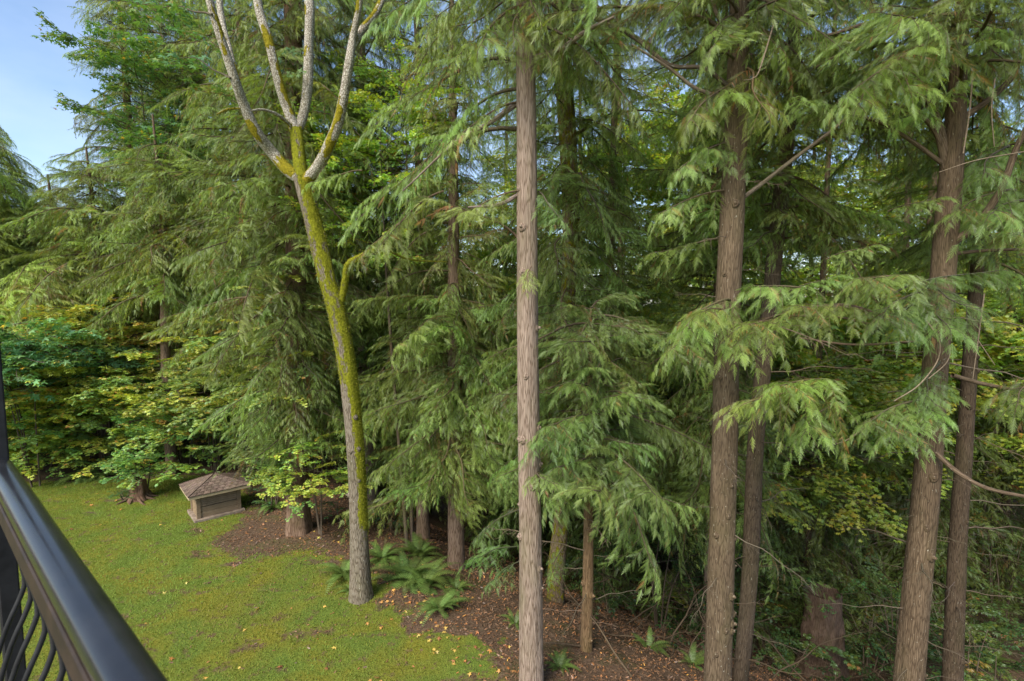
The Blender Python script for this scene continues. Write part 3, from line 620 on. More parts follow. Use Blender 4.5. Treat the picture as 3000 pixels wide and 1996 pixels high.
px_boughs(crA, oA, [((715, 310, dA - .5), (560, 250, dA - .9), (1, 1, .9), 'big'), ((690, 240, dA - .7), (480, 180, dA), (1, 1, .9), 'big'), ((660, 150, dA - .8), (520, 90, dA - .9), (1, 1, .9), 'big'), ((815, 235, dA + .1), (860, 150, dA + .6), (.9, 1, .9), 'big'), ((1022, 190, dA - .6), (1130, 230, dA + .2), (1.1, 1.1, .8), 'big'), ((640, 60, dA - .9), (420, 40, dA), (1, 1, .9), 'big')])
# centre cedar, straight bare trunk
pts, rad = path([(1558, 2000, 76), (1555, 1700, 71), (1550, 1350, 66), (1546, 1000, 62), (1544, 700, 60), (1542, 400, 57), (1540, 150, 54), (1540, -200, 48), (1540, -900, 36)], 8.2)
pts, rad = grounded(pts, rad)
rtB, crB, oB, cB, rB, _, _ = tree('cedar_tree', 'straight cedar with a bare reddish grey trunk standing alone at the middle of the photo', 'tree', pts, rad, BARK_CED,
    [dict(kind='mid', z=(10.6, 16), n=40, s=(1.1, .9), col=GREY, e=(-.6, .4))], n=72, step=.035, rough=.022, seed=5, knots=34, kn_h=(.8, 8.5), flare=.08, bcol=(1.02, .97, .93))
LB = (1.25, 1.22, 1.1)
px_boughs(crB, oB, [((1530, -40, 8.2), (1230, 60, 7.6), GREY, 'mid'), ((1530, 20, 8.2), (1380, 110, 7.2), GREY), ((1545, 10, 8.2), (1500, 90, 7.2), GREY), ((1550, 40, 8.2), (1620, 160, 7.6), GREY), ((1520, 260, 8.4), (1160, 520, 8.8), GREY, 'mid'),
    ((1520, 560, 8.2), (1340, 600, 7.6), LB), ((1560, 160, 8.2), (1820, 60, 8.0), GREY, 'mid'), ((1575, 560, 8.3), (1660, 640, 7.8)), ((1555, 780, 8.0), (1540, 830, 7.5), LB),
    ((1525, 300, 8.3), (1290, 420, 7.9), GREY, 'mid'), ((1520, 700, 8.3), (1250, 560, 8.0), GREY, 'mid'), ((1515, -80, 8.3), (1080, 20, 8.2), GREY, 'mid'), ((1515, -60, 8.5), (1180, 180, 9.2), GREY, 'mid'), ((1515, 180, 8.5), (1080, 330, 9.4), GREY, 'mid'), ((1515, 380, 8.5), (1040, 600, 9.6), GREY, 'mid')])
px_boughs(crB, oB, [((1240, 620, 10.2), (1010, 745, 9.9), LB), ((1300, 560, 9.8), (1090, 700, 9.6), LB), ((1250, 680, 10.4), (1120, 800, 10.2), LB), ((960, 480, 10.6), (905, 540, 10.3), LB), ((1060, 500, 10.6), (900, 520, 10.2), LB)])
px_limb(rtB, oB, [(1520, 300, 16), (1450, 350, 14), (1400, 380, 12), (1330, 420, 8), (1180, 560, 4)], 8.3, BARK_CED, seed=1)
px_limb(rtB, oB, [(1560, 172, 16), (1640, 145, 15, 8.0), (1720, 90, 12, 7.8), (1800, 50, 8, 7.6)], 8.2, BARK_CED, seed=2)
px_limb(rtB, oB, [(1520, 570, 13), (1460, 600, 11, 8), (1370, 608, 6, 7.7)], 8.2, BARK_CED, seed=3)

# right-of-centre cedar
pts, rad = path([(2101, 2000, 88), (2112, 1700, 82), (2123, 1300, 76), (2133, 900, 74), (2146, 600, 72), (2158, 300, 64), (2166, 0, 58), (2175, -300, 50), (2190, -900, 36)], 7.8)
pts, rad = grounded(pts, rad)
rtC, crC, oC, cC, rC, _, _ = tree('cedar_tree', 'tall cedar right of centre with knotted brown trunk and leafy sprays crossing it', 'tree', pts, rad, BARK_RED,
    [dict(kind='mid', z=(9.8, 15), n=64, s=(1, .9), col=(1, 1, .9), e=(-.5, .4)), dict(kind='dead', z=(1.5, 9), n=18, s=(.5, .7), e=(-.2, .2), col=(.7, .7, .7))], n=64, step=.035, rough=.02, seed=9, knots=40, kn_h=(.3, 9), flare=.03, bcol=(.60, .55, .47))
LG = (1.25, 1.25, .95); MG = (1.0, 1.08, .9)
px_boughs(crC, oC, [((2150, 880, 7.7), (1990, 930, 6.7), LG), ((2150, 905, 7.7), (1940, 990, 6.5), LG), ((2140, 930, 7.4), (2060, 880, 6.4), LG), ((2380, 950, 7.6), (2170, 905, 6.6), LG), ((2420, 880, 7.4), (2210, 800, 6.8), LG), ((2300, 860, 7.3), (2450, 790, 6.9), MG), ((2560, 930, 7.4), (2330, 850, 6.6), LG), ((2180, 300, 7.8), (2120, 230, 6.8), LG), ((2180, 200, 7.8), (2260, 300, 6.6), LG),
    ((2170, 60, 7.8), (2320, 120, 6.8), LG), ((2160, 250, 7.8), (2000, 330, 7.0), GREY), ((2150, 420, 7.9), (1960, 480, 7.4), GREY), ((2150, 560, 7.8), (1920, 600, 7.6), GREY), ((2160, 40, 7.8), (2060, 80, 7.2), GREY), ((2200, 480, 8.0), (2060, 400, 7.3), MG),
    ((2470, 1160, 7.6), (2200, 1120, 6.6), LG), ((2460, 1130, 7.6), (2260, 1080, 6.5), LG), ((2480, 1180, 7.6), (2340, 1240, 6.7), LG), ((2130, 700, 8), (1900, 720, 8), MG), ((2140, 640, 8), (2020, 560, 8), MG),((2320, 950, 7.2), (2120, 1000, 6.7), LG)])
px_limb(rtC, oC, [(2130, 250, 14), (2060, 200, 12), (1960, 190, 12, 8), (1860, 110, 14, 8.4), (1760, 60, 15, 9), (1640, 0, 13, 9.5)], 7.8, BARK_RED, seed=4, col=(.6, .6, .6))
px_limb(rtC, oC, [(2140, 290, 13), (2040, 260, 11), (1960, 200, 9), (1850, 130, 5)], 7.9, BARK_RED, seed=5)
px_limb(rtC, oC, [(2175, 100, 16), (2130, 90, 14), (2100, 40, 12), (2080, -30, 10)], 7.7, BARK_RED, seed=6)
px_limb(rtC, oC, [(2148, 600, 15), (2230, 540, 13), (2320, 470, 12, 7.6), (2440, 380, 11, 7.4), (2520, 310, 8, 7.2)], 7.8, BARK_RED, seed=7)

# slender leaning trunk behind it
pts, rad = path([(2168, 2000, 48), (2196, 1700, 52), (2214, 1300, 52), (2245, 1000, 50), (2285, 600, 48), (2315, 300, 42), (2330, 0, 36), (2350, -700, 26)], 9.8)
pts, rad = grounded(pts, rad)
tree('cedar_tree', 'slim dark cedar leaning right just behind the tall knotted cedar', 'tree', pts, rad, BARK_RED,
    [dict(kind='mid', z=(7.6, 16), n=90, s=(1.0, .9), col=(.9, .95, .68), e=(-.5, .4)), dict(kind='dead', col=(.6, .6, .6), z=(-1, 8), n=36, s=(.6, .9), e=(-.1, .3))], n=36, step=.05, seed=13, knots=8, flare=.03, bcol=(.48, .45, .40))

# large right trunk
pts, rad = path([(2662, 2000, 98), (2688, 1700, 92), (2716, 1400, 88), (2738, 1100, 82), (2760, 850, 80), (2778, 600, 76), (2795, 400, 70), (2808, 200, 52), (2820, 0, 44), (2840, -500, 34)], 7.4)
pts, rad = grounded(pts, rad)
rtE, crE, oE, cE, rE, _, _ = tree('cedar_tree', 'thick cedar near the right edge with curving dark limbs fanning out high up', 'tree', pts, rad, BARK_RED,
    [dict(kind='mid', z=(9.4, 15), n=70, s=(1.0, .9), col=(.95, 1, .8), e=(-.5, .4)), dict(kind='dead', z=(.5, 6.5), n=20, s=(.5, .7), e=(-.2, .2), col=(.7, .7, .7))], n=64, step=.035, rough=.02, seed=17, knots=20, kn_h=(0, 5.5), flare=.03, bcol=(.56, .50, .42))
px_boughs(crE, oE, [((2700, 830, 7.3), (2500, 770, 6.4), MG), ((2620, 860, 7.2), (2930, 760, 6.2), BLUE), ((2700, 850, 7.3), (2870, 880, 6.1), BLUE), ((2700, 860, 7.2), (2560, 900, 6.3), BLUE), ((2690, 880, 7.2), (2640, 940, 6.3), BLUE), ((2740, 890, 7.2), (2780, 940, 6.2), BLUE),
    ((2750, 1060, 7.2), (2700, 1150, 6.6), BLUE), ((2740, 1170, 7.2), (2520, 1200, 6.5), (1, 1.15, .9)), ((2700, 1180, 7.1), (2760, 1200, 6.4), (1, 1.15, .9)), ((2740, 1200, 7.2), (2600, 1230, 6.3), (1, 1.15, .9)), ((2600, 1150, 7.4), (2790, 1140, 6.8), MG),
    ((2800, 120, 7.4), (2600, 130, 6.6), LG), ((2780, 160, 7.4), (2500, 170, 6.4), LG), ((2700, 160, 7.2), (2660, 250, 6.4), LG), ((2640, 200, 7.2), (2500, 290, 6.6), LG), ((2820, 60, 7.4), (2960, 60, 6.6), MG), ((2850, 100, 7.4), (2990, 180, 6.8), MG), ((2960, 430, 7.6), (2880, 480, 6.8), BLUE),
    ((2980, 560, 7.8), (2800, 580, 7), MG), ((3040, 600, 7.6), (2900, 590, 6.8), MG), ((2780, 300, 7.4), (2620, 330, 7.2), GREY), ((2780, 300, 7.4), (2820, 220, 6.8), MG), ((3080, 1100, 7.6), (2970, 1160, 6.8), MG), ((3060, 700, 7.6), (2960, 660, 7.0), MG), ((2420, 760, 7.6), (2560, 700, 7.0), MG), ((2600, 620, 7.6), (2760, 560, 7), MG), ((2430, 330, 7.6), (2320, 260, 7), MG)])
for k, w in enumerate([[(2775, 490, 34), (2755, 380, 26), (2720, 300, 20), (2660, 268, 14), (2580, 262, 8)], [(2770, 510, 24), (2748, 400, 20), (2700, 340, 16), (2640, 310, 12, 7.6), (2560, 300, 8, 7.8)],
    [(2755, 730, 30), (2850, 670, 30, 7.2), (2930, 560, 26, 7), (2980, 430, 22, 6.9), (3030, 330, 18, 6.8)], [(2800, 360, 26), (2900, 290, 22), (2975, 210, 20), (2960, 150, 15), (2850, 120, 12), (2750, 130, 8)], [(2810, 100, 18), (2700, 70, 18), (2550, 70, 16), (2440, 100, 10), (2350, 118, 6)],
    [(2760, 480, 16), (2680, 420, 14), (2580, 360, 12), (2490, 335, 8)], [(2790, 745, 16), (2880, 735, 13), (3020, 730, 11)], [(2790, 1100, 18, 7.8), (2880, 1125, 16, 7.8), (3020, 1150, 12, 7.6)], [(2740, 1325, 20, 7.2), (2800, 1380, 18, 7), (2890, 1430, 16, 6.8), (3030, 1460, 14, 6.6)],
    [(2620, 940, 12, 7.4), (2480, 895, 12, 7.2), (2330, 910, 9, 7.2), (2200, 950, 5, 7.3)], [(2580, 960, 10, 7.4), (2460, 930, 9, 7.2), (2290, 925, 6, 7.0)], [(2690, 1000, 9, 7.8), (2500, 1010, 8, 8), (2340, 990, 6, 8.2)]]):
    px_limb(rtE, oE, w, 7.4, BARK_RED, seed=20 + k, n=16, col=(.62, .56, .5))
# pale hanging dead twigs
for k, w in enumerate([[(2715, 940, 5, 6.6), (2752, 1000, 5, 6.5), (2745, 1060, 5, 6.5), (2690, 1130, 5, 6.4), (2620, 1175, 4, 6.3)], [(2740, 935, 5, 6.6), (2780, 1010, 4, 6.6), (2775, 1060, 4, 6.5), (2720, 1110, 3, 6.4)], [(2884, 860, 5, 6.3), (2868, 980, 4, 6.3), (2850, 1110, 3, 6.3)], [(2864, 995, 4, 6.3), (2915, 1070, 2, 6.2)],
    [(2850, 210, 7, 6.8), (2840, 330, 6, 6.8), (2822, 450, 5, 6.8)], [(2915, 230, 5, 6.6), (2905, 320, 5, 6.6), (2913, 430, 3, 6.6)], [(3000, 445, 5, 6.6), (2860, 470, 4, 6.6), (2750, 505, 2, 6.6)], [(2550, 1240, 5, 6.8), (2480, 1290, 4, 6.8), (2418, 1308, 2, 6.8)], [(2270, 60, 6, 7), (2240, 160, 5, 6.9), (2215, 225, 4, 6.8), (2180, 235, 2, 6.8)]]):
    px_limb(rtE, oE, w, 7.0, DEADT, name='dead_twig', seed=40 + k, n=6)

pts, rad = path([(2790, 2000, 70), (2806, 1600, 60), (2826, 1300, 54), (2846, 1000, 48), (2870, 700, 44), (2890, 300, 36), (2910, -300, 28)], 10.2)
pts, rad = grounded(pts, rad)
tree('cedar_tree', 'dark slender cedar immediately behind and right of the thick right edge cedar', 'tree', pts, rad, BARK_RED,
    [dict(kind='mid', z=(7, 16), n=90, s=(1.0, .9), col=(.85, .92, .64), e=(-.5, .4)), dict(kind='dead', col=(.6, .6, .6), z=(-1.5, 8), n=40, s=(.6, .9), e=(-.1, .3))], n=36, step=.05, seed=19, knots=10, flare=.03, bcol=(.42, .38, .33))

# young cedar and twisted mossy trunk right of the centre cedar
pts, rad = path([(1714, 2000, 42), (1722, 1700, 34), (1724, 1450, 28), (1727, 1150, 18), (1730, 1000, 11), (1731, 900, 5)], 9.5)
pts, rad = grounded(pts, rad)
rtG, crG, oG, cG, rG, _, _ = tree('young_cedar_tree', 'young cedar with thin orange brown stem under bright fern like sprays', 'tree', pts, rad, BARK_RED,
    [dict(kind='near', z=(2.9, 6.4), n=80, s=(.9, .8), col=(.92, .98, .85), e=(-.6, .4)), dict(kind='dead', z=(-.8, 3), n=14, s=(.7, 1), e=(-.6, .4))], n=28, step=.05, seed=23, knots=10, bcol=(1.0, .80, .56))
px_boughs(crG, oG, [((1720, 1230, 9.3), (1570, 1250, 7.6), (1.0, 1.02, .92)), ((1780, 1220, 9.0), (1600, 1210, 7.6), (1.0, 1.02, .92)), ((1740, 1160, 9.2), (1680, 1090, 8.0), (.95, 1.0, .85)), ((1740, 1180, 9.2), (1820, 1130, 8.2), (.95, 1.0, .85)), ((1800, 1350, 9.2), (1620, 1330, 7.8), (1.0, 1.02, .92)), ((1730, 1300, 9.2), (1900, 1280, 8.2), (1.0, 1.02, .9)),
    ((1560, 1380, 8.3), (1620, 1400, 7.4), (1.2, 1.3, 1.1)), ((1760, 1330, 9), (1870, 1400, 8.2), (.95, 1.0, .85)), ((1730, 1420, 9.3), (1840, 1470, 8.6), (.95, 1.2, .9)), ((1720, 1400, 9.4), (1640, 1450, 8.8), (.95, 1.2, .9)), ((1730, 1480, 9.4), (1880, 1560, 9), (.8, 1, .75)), ((1650, 1600, 10), (1600, 1700, 9.6), (.9, 1.1, .8)), ((1520, 1600, 10.5), (1380, 1620, 9.8), (.7, .95, .75)), ((1530, 1640, 10.5), (1420, 1700, 10), (.7, .95, .75)),((1560, 1480, 11), (1380, 1560, 10.6), (.75, 1, .8))])
pts, rad = path([(1632, 1875, 54), (1628, 1700, 56), (1642, 1550, 50), (1655, 1400, 48), (1650, 1200, 50), (1655, 1000, 52), (1672, 800, 50), (1672, 600, 50), (1660, 350, 52), (1645, 100, 50), (1640, -300, 40)], 12.3)
pts, rad = grounded(pts, rad)
tree('cedar_tree', 'dark cedar with twisted mossy foot just right of the centre trunk', 'tree', pts, rad, BARK_MOSS,
    [dict(kind='mid', z=(2.8, 17), n=170, s=(1, .95), col=(.9, 1, .82), e=(-.5, .4))], n=36, step=.05, seed=29, twist=.5, flare=.3, bcol=(.8, .72, .6), mossf=lambda z, nx, TH, H: .42 + .3 * (fbm(TH, H, 4) - .5))

# ------------------------------------------------------------------ cedars around the lawn
pI = ground_at(874, 1556); dI = pI.y
tree('cedar_tree', 'full cedar behind the vent hut with broad foot and foliage hanging low', 'tree', [pI, P(872, 1450, dI), P(868, 1000, dI), P(862, 400, dI + .2), P(855, -300, dI + .4), P(850, -1200, dI + .6)], [.33, .30, .27, .24, .2, .08], BARK_CED,
    [dict(kind='mid', z=(2.5, 4.4), n=34, s=(.75, .95), col=(1, 1.05, .85), e=(-.1, .1)), dict(kind='mid', z=(4.2, 9), n=90, s=(.9, 1.1), col=(1, 1.02, .85), e=(-.6, .35)), dict(kind='mid', z=(9, 16), n=120, s=(1.1, .95), col=(1, 1, .8), e=(-.6, .35))], n=40, flute=.07, flare=.12, seed=31, bcol=(.75, .62, .52))
def cedar_px(u, v, d, r, label, bs, name='cedar_tree', group=None, seed=0, bcol=(.7, .62, .54), bark=BARK_CED, top=20, lean=0, cat='tree', n=24):
    x = (u - 1500) / F * d; z = gz(x, d); h = top - z
    pts = [Vector((x, d, z - .1)), Vector((x + lean * .3, d, z + h * .35)), Vector((x + lean * .7, d + .2, z + h * .7)), Vector((x + lean, d, z + h))]
    return tree(name, label, cat, pts, [r, r * .8, r * .5, .03], bark, bs, group=group, n=n, step=.15, seed=seed, bcol=bcol)
cedar_px(1070, 0, 17.0, .32, 'grey trunked cedar half hidden behind the mossy leaning tree', [dict(kind='mid', z=(3, 9), n=90, s=(.95, 1), col=(.85, .92, .68), e=(-.6, .35)), dict(kind='mid', z=(9, 19), n=110, s=(1.1, .8), col=(1, 1, .78), e=(-.6, .35))], seed=37, bcol=(.9, .85, .82))
cedar_px(570, 0, 23.0, .35, 'big cedar rising behind the yellowing bushes left of the mossy tree', [dict(kind='mid', z=(6.2, 10.5), n=110, s=(1.3, 1.3), col=(1.02, 1, .78), e=(-.6, .4)), dict(kind='mid', z=(10.5, 20), n=150, s=(1.2, .9), col=(1, 1, .78), e=(-.6, .35))], seed=41, top=21)
cedar_px(730, 0, 18.8, .3, 'drooping cedar between the big left cedar and the mossy tree', [dict(kind='mid', z=(5.2, 9.5), n=80, s=(1.15, 1.15), col=(1, 1.02, .85), e=(-.6, .4)), dict(kind='mid', z=(9.5, 19), n=120, s=(1.1, .9), col=(1, 1, .8), e=(-.6, .35))], seed=43)
cedar_px(400, 0, 23.5, .3, 'cedar with feathery outline against the blue sky at upper left', [dict(kind='mid', z=(6.5, 11), n=90, s=(1.35, 1.2), col=(1.05, 1.02, .75), e=(-.6, .4)), dict(kind='mid', z=(11, 21), n=130, s=(1.0, .75), col=(.98, 1.0, .76), e=(-.6, .35))], seed=47, top=22)
cedar_px(1330, 0, 13.2, .22, 'bushy cedar filling the space left of the centre trunk', [dict(kind='near', z=(1.6, 6.6), n=130, s=(1.0, .95), col=(1.08, 1.14, .86), e=(-.5, .25)), dict(kind='mid', z=(6.2, 15), n=80, s=(.85, .6), col=(1.05, 1.05, .85), e=(-.6, .3))], seed=53, top=16)
cedar_px(1230, 0, 15.5, .2, 'dark small cedar behind the ferns left of centre', [dict(kind='mid', z=(2.2, 8), n=110, s=(.95, .95), col=(.85, .92, .66), e=(-.6, .35)), dict(kind='mid', z=(8, 17), n=90, s=(.95, .7), col=(1.0, 1.02, .76), e=(-.6, .35))], seed=59, top=18)
cedar_px(2105, 0, 12.5, .16, 'loose leafy cedar hidden behind the tall knotted cedar', [dict(kind='mid', z=(1.5, 9), n=110, s=(.9, .95), col=(.8, .88, .6), e=(-.6, .35)), dict(kind='mid', z=(9, 16), n=70, s=(.95, .7), col=(.9, .95, .7), e=(-.6, .35))], seed=61, top=18)
cedar_px(285, 0, 19.8, .22, 'cedar sloping down to the gap of sky above the golden bush', [dict(kind='mid', z=(7.4, 11.6), n=110, s=(1.25, .5), col=(1.1, 1.1, .85), e=(-.6, .35))], seed=48, top=12.2)
cedar_px(480, 0, 18.6, .2, 'lower cedar filling in left of the full cedar behind the hut', [dict(kind='mid', z=(6.6, 12), n=110, s=(1.15, .6), col=(1.08, 1.1, .85), e=(-.6, .35))], seed=49, top=13)
# hemlock-like trees at the left edge
cedar_px(0, 0, 21, .3, 'yellowish drooping conifer at the far left edge of the photo', [dict(kind='hem', col=(1.35, 1.5, 1.05), z=(6.6, 10.2), n=130, s=(1.2, 1.1), e=(-.2, .1)), dict(kind='hem', col=(1.35, 1.5, 1.05), z=(10.2, 13.8), n=60, s=(1.0, .35), e=(-.3, .0))], seed=67, top=14.4, name='hemlock_tree')
cedar_px(170, 0, 21, .25, 'golden green conifer sloping down from the left edge tree', [dict(kind='hem', col=(1.35, 1.5, 1.05), z=(6.2, 8.5), n=100, s=(1.2, 1.15), e=(-.2, .1)), dict(kind='hem', col=(1.35, 1.5, 1.05), z=(8, 11.2), n=50, s=(.9, .3), e=(-.3, .0))], seed=71, top=11.5, name='hemlock_tree')
cedar_px(-330, 0, 18, .3, 'tall drooping conifer beyond the left edge with its twigs reaching in', [dict(kind='hem', col=(1.35, 1.5, 1.05), z=(7, 14.5), n=60, s=(1.35, 1.15), e=(-.2, .1))], seed=73, top=16, name='hemlock_tree')

# ------------------------------------------------------------------ broadleaf shrubs and trees
def shrub(name, label, x, y, h, spread, kinds, n, stems=4, col=(1, 1, 1), group=None, seed=0, cat='shrub', zmin=.3, s=(.8, 1.1), elev=(-.1, .5), side=None, bark=TWIG, cone=.5, dome=False):
    r = random.Random(seed); z = gz(x, y); o = Vector((x, y, z)); root = empty(name, o); tag(root, label, cat, group); sts = []
    tall = max(1, h / 7)
    if tall > 1.3: stems = 2
    for k in range(stems):
        a = r.uniform(0, 6.28); b = Vector((cos(a) * .12, sin(a) * .12, -.05)); tip = Vector((cos(a) * spread * r.uniform(.2, .6), sin(a) * spread * r.uniform(.2, .6), h * r.uniform(.75, 1)))
        mid = b.lerp(tip, .5) + Vector((r.uniform(-.15, .15), r.uniform(-.15, .15), h * .1)); mb = MB(); q, rr = interp_path([b, mid, tip], [.028 * tall, .018 * tall, .006], .3)
        mb.tube(q, rr, 8, 0); mb.obj('stem', [bark], root); sts.append(q)
    crown = empty('crown', (0, 0, 0), root)
    for i in range(n):
        q = sts[i % len(sts)]; f = zmin / h + (1 - zmin / h) * r.random() ** .8; p = Vector(q[min(len(q) - 1, int(f * len(q)))])
        az = r.uniform(0, 6.28) if side is None else r.gauss(side, 1.0); kd = r.choice(kinds); v = r.uniform(.85, 1.15)
        push = Vector((cos(az), sin(az), 0)) * spread * r.uniform(0, .35) * (1 - f * cone)
        if dome:                                     # branch tips fill a rounded bush, thinning towards its top edge
            q_ = r.random() ** .6; hh = h * (1 - .55 * q_ ** 2.2); zz = zmin + (hh - zmin) * (1 - r.random() ** 1.4 * .95)
            p = Vector((cos(az) * spread * q_ * .8, sin(az) * spread * q_ * .8, zz)); push = Vector((0, 0, 0))
            j = min(range(len(q)), key=lambda i_: abs(q[i_][2] - zz)); a_ = Vector(q[j]); 
            if i % 4 == 0 and (p - a_).length > .3:
                mb = MB(); mb.tube([a_, a_.lerp(p, .5) + Vector((0, 0, .06)), p], [.011, .008, .005], 4, 0); mb.obj('stem', [bark], root)
        add_bough(crown, o, p + o + push, az, kd, r.uniform(*s), r.uniform(*elev), None, tuple(c * v for c in col))
    return root
YG = ['vine_yellow', 'vine', 'vine']
def gx(u, d): return (u - 1500) / F * d
shrub('vine_maple', 'large vine maple bush with gold and orange leaves beyond the lawn corner', gx(290, 19.4), 19.4, 6.9, 2.5, ['vine_gold', 'vine_yellow', 'vine_gold', 'vine_yellow'], 150, seed=1, s=(.9, 1.3), zmin=3.2, dome=True)
shrub('vine_maple', 'green vine maple bush with yellow tips behind the railing end', gx(110, 19.6), 19.6, 4.2, 2.5, ['vine', 'vine_yellow', 'vine_yellow'], 130, stems=6, seed=2, s=(.9, 1.2), col=(1.4, 1.35, 1), dome=True)
shrub('vine_maple', 'low leafy bush closing the gap at the far left lawn corner', gx(40, 19.6), 19.4, 3.4, 2.2, ['vine', 'vine_yellow', 'vine'], 120, stems=5, seed=17, s=(.8, 1.1), zmin=.2, col=(1.3, 1.3, 1), dome=True)
shrub('vine_maple', 'low green bush left of the stump bush at the lawn back edge', gx(230, 20.2), 20.2, 3.2, 2.2, ['vine', 'vine', 'vine_yellow'], 120, stems=5, seed=18, s=(.8, 1.1), zmin=.2, col=(1.3, 1.3, 1), dome=True)
shrub('vine_maple', 'green vine maple bush directly behind the rotten stump', gx(370, 20.0), 20.0, 4.0, 2.5, ['vine', 'vine', 'vine', 'vine_yellow'], 110, stems=6, seed=3, s=(.9, 1.2), col=(1.35, 1.35, 1.05), dome=True)
shrub('vine_maple', 'leafy vine maple bush whose twigs overhang the vent hut roof', gx(600, 18.9), 19.1, 3.9, 2.1, ['vine', 'vine', 'vine'], 110, stems=6, seed=4, s=(.9, 1.2), col=(1.15, 1.2, 1.05), dome=True)
shrub('vine_maple', 'yellowing vine maple bush rising over the green bush by the hut', gx(520, 19.0), 19.0, 5.9, 2.4, ['vine_yellow', 'vine', 'vine_yellow'], 110, stems=5, seed=14, s=(.9, 1.2), zmin=2.8, col=(1.15, 1.15, 1), dome=True)
shrub('vine_maple', 'dense green vine maple filling in behind the stump and hut bushes', gx(330, 22.5), 22.5, 5.5, 3.5, ['vine', 'vine_yellow', 'vine'], 120, stems=7, seed=15, s=(1.1, 1.4), zmin=.3, dome=True)
shrub('vine_maple', 'yellow speckled vine maple hanging over the hut bush', gx(700, 18.2), 18.0, 5.3, 2.0, ['vine_yellow', 'vine'], 70, stems=5, seed=16, s=(.8, 1.1), zmin=3.0, dome=True)
shrub('vine_maple', 'tall vine maple with bright yellow green sprigs reaching up beside the mossy tree', gx(850, 14.4), 14.5, 7.2, 1.2, ['vine_yellow', 'vine_yellow', 'vine'], 60, seed=5, s=(.5, .8), zmin=4.3, cat='small tree', cone=.2, dome=True)
shrub('vine_maple', 'yellow green vine maple above the middle of the bush row', gx(720, 17.8), 17.8, 6.3, 1.9, ['vine_yellow', 'vine', 'vine_yellow'], 80, seed=6, s=(.7, 1.0), zmin=3.1, dome=True)
shrub('vine_maple', 'dark green low vine maple between vent hut and broad cedar foot', gx(800, 18.7), 18.7, 2.4, 1.5, ['vine', 'oval'], 70, seed=7, s=(.55, .8), col=(.9, 1, .95), dome=True)
shrub('vine_maple', 'small vine maple with fresh lime leaves in front of the broad cedar foot', gx(905, 13.6), 13.7, 2.75, .8, ['vine', 'vine_yellow', 'vine_yellow'], 60, stems=3, seed=8, s=(.5, .7), zmin=1.25, cone=0, col=(1.15, 1.25, 1), dome=True)
shrub('vine_maple', 'vine maple thicket behind the left edge shrubs', gx(-60, 21), 21, 4.6, 2.4, ['vine', 'vine_yellow'], 80, seed=9, s=(1, 1.3), dome=True)
shrub('broadleaf_maple', 'bluish green big leaf maple bush at the left edge above the railing', gx(70, 17.4), 17.4, 5.5, 2.0, ['big'], 100, seed=10, s=(.8, 1.1), zmin=3.6, cat='small tree', col=(1.5, 1.6, 1.9), cone=.2)
shrub('broadleaf_maple', 'big leaf maple with large lobed leaves against the upper left sky', gx(485, 20.8), 20.8, 18.2, 1.7, ['big'], 100, seed=11, s=(.75, 1.0), zmin=11.5, cat='tree', cone=0, col=(1, 1, .9))
shrub('broadleaf_maple', 'backlit lime green maple showing between the mossy tree and the centre trunk', gx(1195, 13.9), 13.9, 14.8, 1.5, ['sun'], 90, seed=12, s=(.5, .8), zmin=9.3, cat='tree', cone=0, col=(1.05, 1.15, .8))
# low evergreen cover near the cedar foot
for k, (u, v, h) in enumerate([(790, 1500, .7), (1010, 1540, .9), (700, 1440, .9), (1130, 1560, .8)]):
    p = ground_at(u, v); lab = ['dark low shrub between the vent hut and the cedar foot', 'twiggy low shrub behind the lower mossy trunk', 'green low shrub touching the back of the vent hut', 'small shrub left behind the sword ferns'][k]
    ox, oy = ((.9, 1.9) if k == 2 else (0, .3))
    shrub('low_shrub', lab, p.x + ox, p.y + oy, h, .5, ['oval'], 14, stems=5, seed=30 + k, s=(.4, .55), zmin=.1, col=(.62, .8, .7))

# ravine side undergrowth
und = [('green undergrowth bush low in the ravine right of the young cedar', 1950, 13.5, 2.6), ('yellow green bush in the ravine behind the tall knotted cedar foot', 2050, 16, 3.6), ('leafy bush in the ravine left of the thick right cedar', 2600, 14.5, 2.2),
       ('bush in the ravine below the slim leaning cedar', 2230, 15.5, 3.0), ('bush at the right edge low in the ravine', 2960, 13, 2.8), ('leafy bush behind the thick right cedar foot', 2700, 15, 3.2), ('bush deep in the ravine behind the young cedar', 1800, 17, 4.0), ('bush deep in the ravine at the far right', 3000, 17, 4.2)]
for k, (lab, u, d, h) in enumerate(und):
    shrub('ravine_bush', lab, gx(u, d), d, h, 1.5, ['oval', 'vine', 'oval'] if k % 2 else ['oval', 'oval'], 40, stems=5, seed=60 + k, s=(.9, 1.35), zmin=.2, col=[(.34, .38, .25), (.50, .50, .30), (.30, .35, .26), (.42, .42, .30)][k % 4], group='bushes in the ravine', dome=True)

